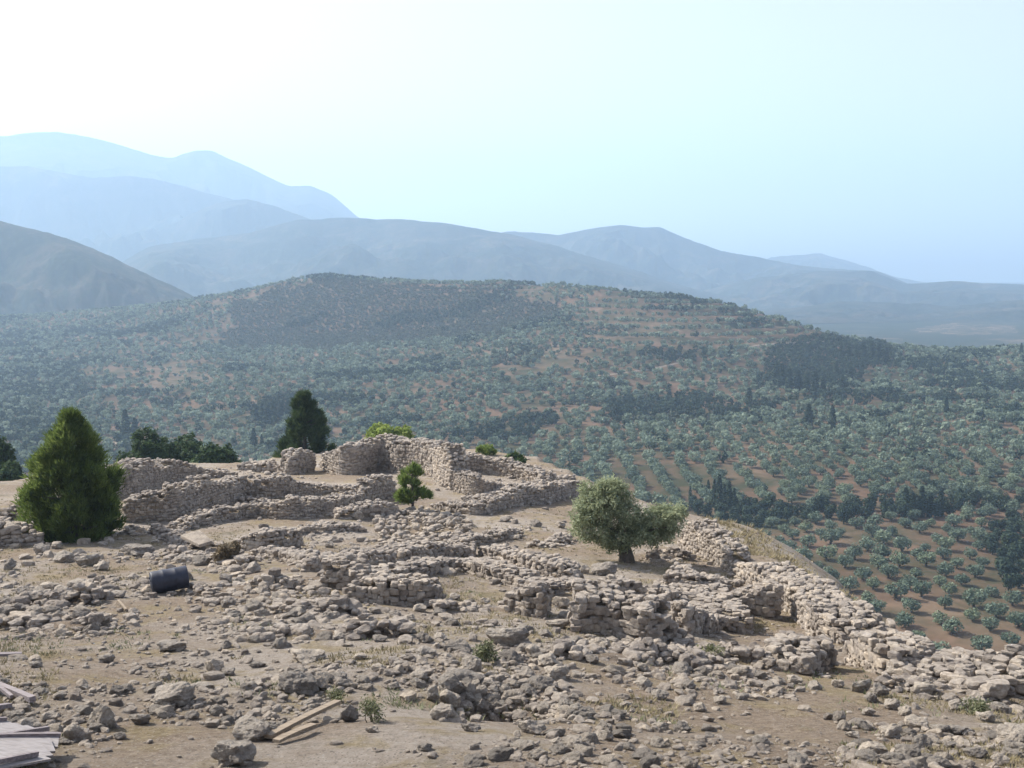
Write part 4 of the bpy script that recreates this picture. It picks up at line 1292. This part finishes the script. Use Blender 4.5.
def dark_proto(seed, n, r=2.4, h=5.5, leaf=.7):
    acc = Acc()
    g = np.random.default_rng(seed)
    bl = [(0, 0, h * .48, r * .75, r * .75, h * .42)]
    for k in range(4):
        bl.append((g.uniform(-.5, .5) * r, g.uniform(-.5, .5) * r, h * g.uniform(.3, .75), r * .5, r * .5, h * .22))
    c, d, k = blob_points(bl, n, .6)
    leaf_quads(acc, c, d + [0, 0, .2], leaf, leaf * .55, np.clip(rng.normal(.45, .22, n), 0, 1), .7)
    return acc
def cyp_proto(seed, n, h=10.0, r=1.1, leaf=.5):
    acc = Acc()
    t = rng.uniform(0.03, 1, n); a = rng.uniform(0, 6.3, n)
    pr = np.interp(t, [0, .1, .35, .7, 1], [.55, .85, 1, .72, .06])
    rr = r * pr * (1 + .2 * noise3(np.cos(a) * 2 + seed, np.sin(a) * 2, t * 7)) * rng.uniform(.6, 1, n)
    C = np.c_[np.cos(a) * rr, np.sin(a) * rr, t * h]
    leaf_quads(acc, C, np.c_[np.cos(a), np.sin(a), np.full(n, .3)], leaf, leaf * .5, np.clip(rng.normal(.45, .2, n), 0, 1), .6)
    return acc

# regions of the photograph on the ground beyond (pixel polygons of the tree feet)
F1 = [(742,530),(790,517),(950,514),(992,540),(1000,580),(1060,600),(1200,760),(1000,800),(860,720),(790,620),(740,548)]
F2 = [(520,440),(640,426),(760,422),(1060,414),(1060,500),(900,496),(780,506),(690,504),(600,500),(520,470)]
LANES = [(596,462),(640,456),(760,470),(790,506),(690,506),(600,500)]
BARE = [(720,505),(800,520),(800,580),(740,550)]
S_SCRUB = [(232,304),(290,286),(330,282),(480,292),(560,300),(545,322),(430,345),(300,350),(220,345)]
S_WOOD = [(760,352),(800,338),(885,338),(898,352),(880,366),(850,378),(832,394),(795,394),(762,376)]
S_LEFT = [(-20,356),(60,352),(86,372),(92,402),(60,442),(-20,430)]
S_BAND = [(676,500),(720,510),(760,506),(800,512),(860,508),(960,502),(1060,500),(1060,516),(960,516),(860,522),(760,526),(700,520)]
S_RIGHT = [(984,536),(1020,522),(1060,520),(1060,600),(1006,596),(990,570)]
S_ARC = [(600,404),(640,398),(720,404),(800,400),(800,408),(700,420),(610,420)]
S_ARC2 = [(800,398),(880,394),(1000,398),(1000,408),(880,408),(800,410)]
S_DARK3 = [(440,436),(520,420),(560,416),(560,428),(500,444),(440,446)]
S_DARK4 = [(640,354),(700,348),(710,358),(660,366)]
S_DARK5 = [(250,402),(300,396),(302,420),(252,422)]

def world_grid(dx, dy, ang, jit, rmax=1750, rmin=200):
    ca, sa = math.cos(ang), math.sin(ang)
    u = np.arange(-1800, 1800, dx); v = np.arange(-1800, 1800, dy)
    uu, vv = np.meshgrid(u, v)
    uu = uu + rng.uniform(-jit, jit, uu.shape) * dx; vv = vv + rng.uniform(-jit, jit, vv.shape) * dy
    x, y = (uu * ca - vv * sa).ravel(), (uu * sa + vv * ca).ravel()
    k = (y > rmin) & (np.hypot(x, y) < rmax) & (np.abs(x) < .53 * y + 10)
    x, y = x[k], y[k]
    z = VZ(x, y)
    px, py = project(x, y, z)
    return x, y, z, px, py
DARKS = [S_WOOD, S_BAND, S_RIGHT, S_ARC, S_ARC2, S_DARK3, S_DARK4, S_DARK5]
olv = []
def hides(px, py, x, y):      # not behind the ridge
    return np.hypot(x, y) < 1.02 * np.interp(px, [r[0] for r in RIDGE], [math.hypot(r[2], (r[0]-512)/F_PX*r[2]) for r in RIDGE]) + 25
x, y, z, px, py = world_grid(8.2, 8.9, math.radians(9), .15, rmin=150)
k = inside(F1, px, py) & ~anyin(DARKS, px, py) & (rng.random(len(x)) < .93)
olv.append((x[k], y[k], z[k], np.full(k.sum(), 0)))
x, y, z, px, py = world_grid(6.3, 6.5, math.radians(-4), .25)
k = inside(F2, px, py) & ~inside(F1, px, py) & ~anyin(DARKS + [LANES], px, py) & (rng.random(len(x)) < .95 - .35 * (fbm(x, y, 60, 2, 41) < -.42))
olv.append((x[k], y[k], z[k], np.full(k.sum(), 1)))
x, y, z, px, py = world_grid(10.5, 5.0, math.radians(0), .1)
k = inside(LANES, px, py) & ~anyin(DARKS, px, py)
olv.append((x[k], y[k], z[k], np.full(k.sum(), 1)))
x, y, z, px, py = world_grid(7.3, 7.3, math.radians(20), .36)
bare = fbm(x, y, 90, 3, 44)
_z, _t, _fr = VZ_raw(x, y, True)
onterr = (_t < .4) | (_fr < .66 + .12 * fbm(x, y, 40, 2, 77)) | (x < 0)
T_LEFT = [(70,362),(130,358),(192,360),(204,384),(190,404),(66,408)]
k = ~(anyin([T_LEFT], px, py) & (np.mod(y + .12 * x, 26) < 13)) & onterr & ~anyin(DARKS + [F1, F2, LANES, BARE, S_SCRUB], px, py) & hides(px, py, x, y) & (rng.random(len(x)) < np.clip(.88 - .9 * np.clip(bare - .45, 0, 1) * 2, .3, 1)) & (np.hypot(x, y) > 260)
olv.append((x[k], y[k], z[k], np.full(k.sum(), 2)))
OX, OY, OZ, OF = (np.concatenate([o[i] for o in olv]) for i in range(4))
opx, opy = project(OX, OY, OZ)
# nearest ones that are really in view (not behind the citadel edge)
epx = np.array([p[0] for p in EDGE_PX], float); epy = np.array([p[1] for p in EDGE_PX], float)
invw = (opx > -3) & (opx < 1027) & (opy < np.interp(opx, epx, epy) - 2)
order = np.argsort(np.where(invw, OY, 1e6))
solo = order[:295]
proto = None
glabel = {0: ('round olive tree in the rows of the red-soil orchard at lower right', 'olive trees of the lower right orchard'),
          1: ('grey-green olive tree in the dense grove above the dark tree band', 'olive trees of the dense grove'),
          2: ('scattered olive tree on the slope left of the orchards', 'scattered olive trees')}
for i in solo:
    root = tree_root('olive_tree', glabel[OF[i]][0], 'tree', (OX[i], OY[i], OZ[i] - .1), glabel[OF[i]][1])
    sc = rng.uniform(.72, 1.25) * (1.14 if OF[i] == 0 else 1.15)
    root.scale = (sc, sc, sc * rng.uniform(.88, 1.08))
    root.rotation_euler = (0, 0, rng.uniform(0, 6.3))
    link('trunk', olive_trunks[rng.integers(3)], root)
    link('crown', olive_crowns[rng.integers(7)], root)
rest = np.setdiff1d(np.arange(len(OX)), solo)
def scatter_stuff(name, label, cat, mat, X, Y, Z, protos, smin, smax, tshift=None):
    acc = Acc()
    n_ = len(X)
    pick = rng.integers(0, len(protos), n_)
    sc = rng.uniform(smin, smax, n_); a = rng.uniform(0, 6.3, n_)
    for v in range(len(protos)):
        k = np.where(pick == v)[0]
        if not len(k): continue
        pa = protos[v]
        PV, PT = np.concatenate(pa.V), np.concatenate(pa.T)
        PF = np.concatenate(pa.F[4])
        M = rotz_m(a[k]) * sc[k][:, None, None]
        Vv = np.einsum('nij,kj->nki', M, PV) + np.c_[X[k], Y[k], Z[k]][:, None]
        Fv = (PF[None] + (np.arange(len(k)) * len(PV))[:, None, None]).reshape(-1, 4)
        tt = np.clip(PT[None] + rng.normal(0, .22, (len(k), 1)), 0, 1)
        acc.add(Vv.reshape(-1, 3), Fv, tt.ravel())
    return acc
dist_o = np.hypot(OX, OY)
big_acc = Acc()
for lo_, hi_, key in ((0, 560, 150), (560, 850, 80), (850, 3000, 45)):
    k = rest[(dist_o[rest] >= lo_) & (dist_o[rest] < hi_)]
    a_ = scatter_stuff('', '', '', None, OX[k], OY[k], OZ[k] - .15, lowV[key], .7, 1.5)
    if a_.n:
        for f, lst in a_.F.items(): big_acc.F.setdefault(f, []).extend([q + big_acc.n for q in lst])
        big_acc.V += a_.V; big_acc.T += a_.T; big_acc.n += a_.n
tag(link('olive_grove', big_acc.mesh('olive_grove', M_OLIVE_FAR)), 'distant olive groves covering the hill and valley', 'olive grove', kind='stuff')
print('olives', len(OX), 'solo max D', OY[solo].max())

# scrub on the steep shaded flank and between the groves
x, y, z, px, py = world_grid(3.4, 3.4, .3, .48)
k = (anyin([S_SCRUB], px, py) | ((fbm(x, y, 70, 3, 50) > .42) & (np.hypot(x, y) > 500) & ~anyin([F1, F2, LANES], px, py))) & hides(px, py, x, y) & ((rng.random(len(x)) < .7) | anyin([S_SCRUB], px, py))
# and on the steep outer slope of the citadel
sx = rng.uniform(-110, 110, 6000); sy = rng.uniform(5, 150, 6000)
so = ~inside(EDGE, sx, sy)
sd = seg_dist(EDGE, sx, sy, closed=True)
so &= (sd > 16) & (sd < 75) & (fbm(sx, sy, 12, 3, 88) > .05)
sz = G(sx, sy)
a_ = scatter_stuff('', '', '', None, x[k], y[k], z[k] - .1, scrubV, 1.0, 2.0)
b_ = scatter_stuff('', '', '', None, sx[so], sy[so], sz[so] - .1, scrubV, .35, .9)
for f, lst in b_.F.items(): a_.F.setdefault(f, []).extend([q + a_.n for q in lst])
a_.V += b_.V; a_.T += b_.T; a_.n += b_.n
tag(link('hillside_scrub', a_.mesh('hillside_scrub', M_SCRUB)), 'low scrub covering the shaded flank of the hill', 'scrub', kind='stuff')
print('scrub', k.sum())

# dark broad trees along the stream bed and woods
dark_meshes = [dark_proto(140 + k, 420, leaf=.42).mesh('crown', M_DARK) for k in range(5)]
dtrunk = Acc(); tube(dtrunk, [(0, 0, -.5), (.05, 0, .8), (0, .05, 2.2), (0, 0, 3.2)], [.28, .22, .17, .08], 6)
dark_trunk = dtrunk.mesh('trunk', M_BARK, True)
x, y, z, px, py = world_grid(4.8, 5.2, .7, .35)
kb = anyin([S_BAND, S_RIGHT], px, py) & (rng.random(len(x)) < .9)
def dark_tree(X, Y, Z, sc, label, group):
    root = tree_root('dark_tree', label, 'tree', (X, Y, Z - .1), group)
    root.scale = (sc, sc, sc * rng.uniform(.8, 1.2)); root.rotation_euler = (0, 0, rng.uniform(0, 6.3))
    link('trunk', dark_trunk, root)
    link('crown', dark_meshes[rng.integers(5)], root)
idx = np.where(kb)[0]
idx = idx[np.argsort(y[idx])]
print('band trees', len(idx))
for i in idx[:170]:
    right = px[i] > 984 and py[i] > 518
    dark_tree(x[i], y[i], z[i], rng.uniform(.7, 1.15), 'dark green tree in the thicket on the right edge of the orchard' if right else 'dark tree in the stream-side band between the two orchards',
              'dark trees of the right-edge thicket' if right else 'dark trees along the stream bed')
rest_b = idx[170:]
kw = anyin([S_LEFT, S_ARC, S_ARC2, S_DARK3, S_DARK4, S_DARK5, S_WOOD], px, py) & (fbm(x, y, 28, 3, 61) + .25 * inside(S_WOOD, px, py) + .35 - .4 * inside(S_LEFT, px, py) > rng.uniform(-.3, .45, len(x)))
kw |= (rng.random(len(x)) < .022) & ~anyin([F1, LANES, S_SCRUB], px, py) & hides(px, py, x, y) & (np.hypot(x, y) > 420)
kw |= (fbm(x, y, 55, 3, 66) > .62) & ~anyin([F1, F2, LANES], px, py) & hides(px, py, x, y) & (np.hypot(x, y) > 420)
k = np.union1d(np.where(kw)[0], rest_b)
a_ = scatter_stuff('', '', '', None, x[k], y[k], z[k] - .1, [dark_proto(160 + q, 60, leaf=.85) for q in range(5)], .6, 1.15)
tag(link('dark_woods', a_.mesh('dark_woods', M_DARK)), 'dark thickets and woodland patches on the hill', 'woodland', kind='stuff')
print('wood trees', len(k))

# cypresses
cyp_crowns = [cyp_proto(180 + k, 420).mesh('crown', M_DARK) for k in range(4)]
ct = Acc(); tube(ct, [(0, 0, -.5), (0, 0, 1.2), (0, 0, 6)], [.2, .17, .05], 6)
cyp_trunk = ct.mesh('trunk', M_BARK, True)
def cypress(px, base, top, label, group, wide=1.0):
    B = vhit(np.array([px]), np.array([base]))[0]
    h = (base - top) * B[1] / F_PX
    root = tree_root('cypress_tree', label, 'tree', (B[0], B[1], B[2] - .1), group)
    w = h * rng.uniform(.95, 1.2) * wide
    root.scale = (w / 10, w / 10, h / 10); root.rotation_euler = (0, 0, rng.uniform(0, 6.3))
    link('trunk', cyp_trunk, root)
    link('crown', cyp_crowns[rng.integers(4)], root)
cypress(126, 440, 409, 'taller cypress of the pair above the three round bushes', None, 1.3)
cypress(135, 440, 418, 'shorter cypress of the pair above the three round bushes', None, 1.4)
cypress(254, 451, 428, 'single slim cypress left of the dark pine', None, 1.2)
cypress(262, 452, 434, 'shorter slim cypress next to the single one left of the dark pine', None, 1.2)
cypress(808, 428, 404, 'broad cypress standing above the dense grove', None, 1.9)
cypress(832, 428, 405, 'narrower cypress right of the broad one above the dense grove', None, 1.3)
cypress(749, 404, 388, 'dark cypress on the slope left of the woodland patch', None, 1.9)
cypress(946, 415, 396, 'solitary cypress near the arc of dark shrubs on the right', None, 1.2)
cypress(1021, 356, 343, 'cypress on the crest at the right picture edge', None, 1.2)
for px_, b_, t_ in [(702,497,484),(708,500,480),(714,508,479),(719,510,474),(724,511,484),(729,512,481),(734,513,488),(690,502,486),(679,498,488)]:
    cypress(px_, b_, t_, 'slim cypress in the row at the left end of the stream-side band', 'cypresses at the left end of the stream-side band', 1.0)
for px_, b_, t_ in [(905,516,487),(912,517,492),(921,517,485),(929,518,495),(940,517,490),(868,520,498),(884,519,500)]:
    cypress(px_, b_, t_, 'dark cypress standing in the stream-side band below the dense grove', 'cypresses in the stream-side band', 1.4)
for px_, b_, t_ in [(776,384,362),(782,388,364),(789,392,368),(798,392,370),(806,393,374),(815,394,372),(823,394,376),(841,358,344),(848,358,343),(856,360,344),(863,361,342),(871,362,341),(878,362,343),(886,364,347),(836,378,362),(842,392,374),(850,382,366),(862,372,358)]:
    cypress(px_, b_, t_, 'dark conifer in the woodland patch on the right flank of the hill', 'conifers of the woodland patch', 1.6)
for px_, b_, t_ in [(256,420,404),(262,421,402),(268,421,405),(274,420,401),(281,419,402),(288,418,400),(294,416,402)]:
    cypress(px_, b_, t_, 'dark conifer in the clump on the hill left of the dark pine', 'conifers of the clump left of the dark pine', 1.7)

# ------------------------------------------------------------------ tracks across the hill
M_TRACK, _nt, _b = new_mat('pale_track')
_b.inputs['Roughness'].default_value = 1
_nt.links.new(ramp(_nt, noise_node(_nt, .4, 5, .7), [(.3, (.17, .13, .10)), (.7, (.26, .21, .16))]), _b.inputs['Base Color'])
def track(line, width):
    q = np.array(line, float)
    n_ = 60
    t = np.linspace(0, len(q) - 1, n_)
    B = vhit(np.interp(t, np.arange(len(q)), q[:, 0]), np.interp(t, np.arange(len(q)), q[:, 1]))
    kk = np.ones(7) / 7
    for c in (0, 1): B[3:-3, c] = np.convolve(B[:, c], kk, 'valid')
    d = np.gradient(B[:, :2], axis=0); d /= np.linalg.norm(d, axis=1)[:, None] + 1e-9
    nv = np.c_[-d[:, 1], d[:, 0]] * width / 2
    rows = []
    for f in (-1, -.5, 0, .5, 1):
        p = B[:, :2] + nv * f
        rows.append(np.c_[p, VZ(p[:, 0], p[:, 1]) + (.35 if abs(f) < 1 else -.3)])
    V = np.stack(rows, 1).reshape(-1, 3)
    tag(link('path', mesh_from('path', V, [grid_faces(n_, 5)], M_TRACK, smooth_shade=True)), kind='structure')
track([(592,377),(620,374),(650,370),(668,366),(684,362)], 3.5)
track([(740,349),(770,345),(800,343),(830,343)], 3.5)
track([(100,440),(130,446),(170,452),(230,458),(270,462)], 5)

# ------------------------------------------------------------------ barrel, boards and planks
def barrel():
    B = hit1(167, 594)
    D = B[1]
    s = D / F_PX
    R, L = 11.6 * s, 37 * s
    root = tree_root('barrel', 'dark blue plastic barrel lying on its side among stones', 'barrel', (B[0], D + R, float(G(np.array([B[0]]), np.array([D + R]))[0]) + .03))
    root.rotation_euler = (0, math.radians(-4), math.radians(25))
    prof = [(-.5, 0), (-.5, .80), (-.485, .86), (-.497, .90), (-.49, .97), (-.46, 1), (-.30, 1.0), (-.19, 1.0), (-.175, 1.02), (-.15, 1.02), (-.135, 1.0), (0, 1.0),
            (.135, 1.0), (.15, 1.02), (.175, 1.02), (.19, 1.0), (.30, 1.0), (.46, 1), (.49, .97), (.497, .90), (.485, .86), (.47, .80), (.47, 0)]
    nseg = 40
    th = np.arange(nseg) * 2 * math.pi / nseg
    V = np.array([[(p[0] * L, R * p[1] * math.cos(t), R * 1.0 + R * p[1] * math.sin(t)) for t in th] for p in prof])
    m_ = len(prof)
    i = np.arange(m_ - 1)[:, None] * nseg; j = np.arange(nseg)[None]
    Fq = np.stack([i + j, i + nseg + j, i + nseg + (j + 1) % nseg, i + (j + 1) % nseg], -1).reshape(-1, 4)
    link('body', mesh_from('body', V.reshape(-1, 3), [Fq], M_PLASTIC, smooth_shade=True), root)
    for (yy, zz) in ((.45, 1.35), (-.45, 1.35)):
        a = Acc()
        tube(a, [(-.50 * L, yy * R, zz * R), (-.515 * L, yy * R, zz * R), (-.525 * L, yy * R, zz * R), (-.526 * L, yy * R, zz * R)], [.09 * R, .1 * R, .09 * R, .001], 10)
        link('bung_cap', a.mesh('bung_cap', M_PLASTIC), root)
barrel()

def plank_mesh(name, p0, p1, w, t, mat, tone=.5):
    """a board from p0 to p1 with a slight wear in outline"""
    p0, p1 = np.array(p0, float), np.array(p1, float)
    d = p1 - p0; L = np.linalg.norm(d); d /= L
    side = np.cross(d, (0, 0, 1)); side /= np.linalg.norm(side)
    up = np.cross(side, d)
    n_ = 8
    rows = []
    for q in np.linspace(0, 1, n_):
        c = p0 + d * L * q + up * math.sin(q * math.pi) * .012
        ww = w / 2 * (1 + rng.uniform(-.02, .02))
        rows.append([c - side*ww - up*t/2, c + side*ww - up*t/2, c + side*ww + up*t/2, c - side*ww + up*t/2])
    V = np.array(rows).reshape(-1, 3)
    i = np.arange(n_ - 1)[:, None] * 4; j = np.arange(4)[None]
    Fq = np.stack([i + j, i + (j + 1) % 4, i + 4 + (j + 1) % 4, i + 4 + j], -1).reshape(-1, 4)
    caps = np.array([[0, 3, 2, 1], [4*n_-4, 4*n_-3, 4*n_-2, 4*n_-1]])
    return V, [Fq, caps]
def plank(label, a, b, w, t, mat, lift=.05, lift2=None, name='plank'):
    A, Bp = hit1(*a), hit1(*b)
    A = A + [0, 0, lift]; Bp = Bp + [0, 0, lift if lift2 is None else lift2]
    acc = Acc()
    o0 = (A + Bp) / 2
    V, Fq = plank_mesh(name, A - o0, Bp - o0, w, t, mat)
    acc.add(V, Fq)
    o = link(name, acc.mesh(name, mat), loc=o0)
    tag(o, label, 'plank')
    return o
plank('longer tan plank leaning up to the pale upright stone, bottom left of centre', (268, 741), (338, 715), .11, .05, M_WOOD_TAN, .06, .20)
plank('shorter tan plank lying under the longer tan plank', (276, 745), (314, 732), .10, .04, M_WOOD_TAN, .05, .10)
plank('dark grey beam sloping down from the left edge above the wooden panels', (-30, 683), (33, 706), .09, .08, M_WOOD_GREY, .14, .10, 'beam')
plank('thin grey beam crossing behind the dark sloping beam at left edge', (-20, 690), (12, 702), .05, .05, M_WOOD_GREY, .28, .08, 'beam')
plank('short grey beam poking in from the left edge just above the panels', (-30, 722), (10, 712), .09, .06, M_WOOD_GREY, .12, .10, 'beam')
plank('grey plank at the left edge pointing to a low stone', (-30, 662), (22, 658), .11, .05, M_WOOD_GREY, .10, .08)
plank('short pale stick in the weeds below left of the barrel', (118, 605), (126, 612), .05, .04, M_WOOD_TAN, .12, .06)

def panel(label, corners, boards, lift):
    """board panel: corners as ground pixels, boards run from the left side to the right side"""
    Q = hit(np.array([c[0] for c in corners]), np.array([c[1] for c in corners])) + [0, 0, lift]
    root = tree_root('wooden_panel', label, 'panel', tuple(Q.mean(0)))
    o0 = Q.mean(0)
    Q = Q - o0                    # far-left, far-right, near-right, near-left
    wtot = np.linalg.norm(Q[0] - Q[3])
    for k in range(boards):
        f = (k + .5) / boards
        a = Q[0] + (Q[3] - Q[0]) * f; b = Q[1] + (Q[2] - Q[1]) * f
        acc = Acc(); V, Fq = plank_mesh('board', a, b + (b - a) * rng.uniform(-.004, .006), wtot / boards * .90, .025, M_WOOD_PALE); acc.add(V, Fq)
        link('board', acc.mesh('board', M_WOOD_PALE), root)
    for g in (.12, .55, .93):
        a = Q[0] + (Q[1] - Q[0]) * g; b = Q[3] + (Q[2] - Q[3]) * g
        acc = Acc(); V, Fq = plank_mesh('batten', a - [0, 0, .05], b - [0, 0, .05], .09, .06, M_WOOD_GREY); acc.add(V, Fq)
        link('batten', acc.mesh('batten', M_WOOD_GREY), root)
    for g in (.02, .98):
        a = Q[0] + (Q[3] - Q[0]) * g + [0, 0, .045]; b = Q[1] + (Q[2] - Q[1]) * g + [0, 0, .045]
        acc = Acc(); V, Fq = plank_mesh('edge_rail', a, b, .05, .055, M_WOOD_GREY); acc.add(V, Fq)
        link('edge_rail', acc.mesh('edge_rail', M_WOOD_GREY), root)
panel('upper of two pale wooden panels at the bottom left corner', [(-70, 738), (6, 731), (50, 741), (-60, 762)], 4, .12)
panel('lower of two pale wooden panels at the bottom left corner', [(-60, 758), (62, 754), (38, 775), (-60, 800)], 4, .20)
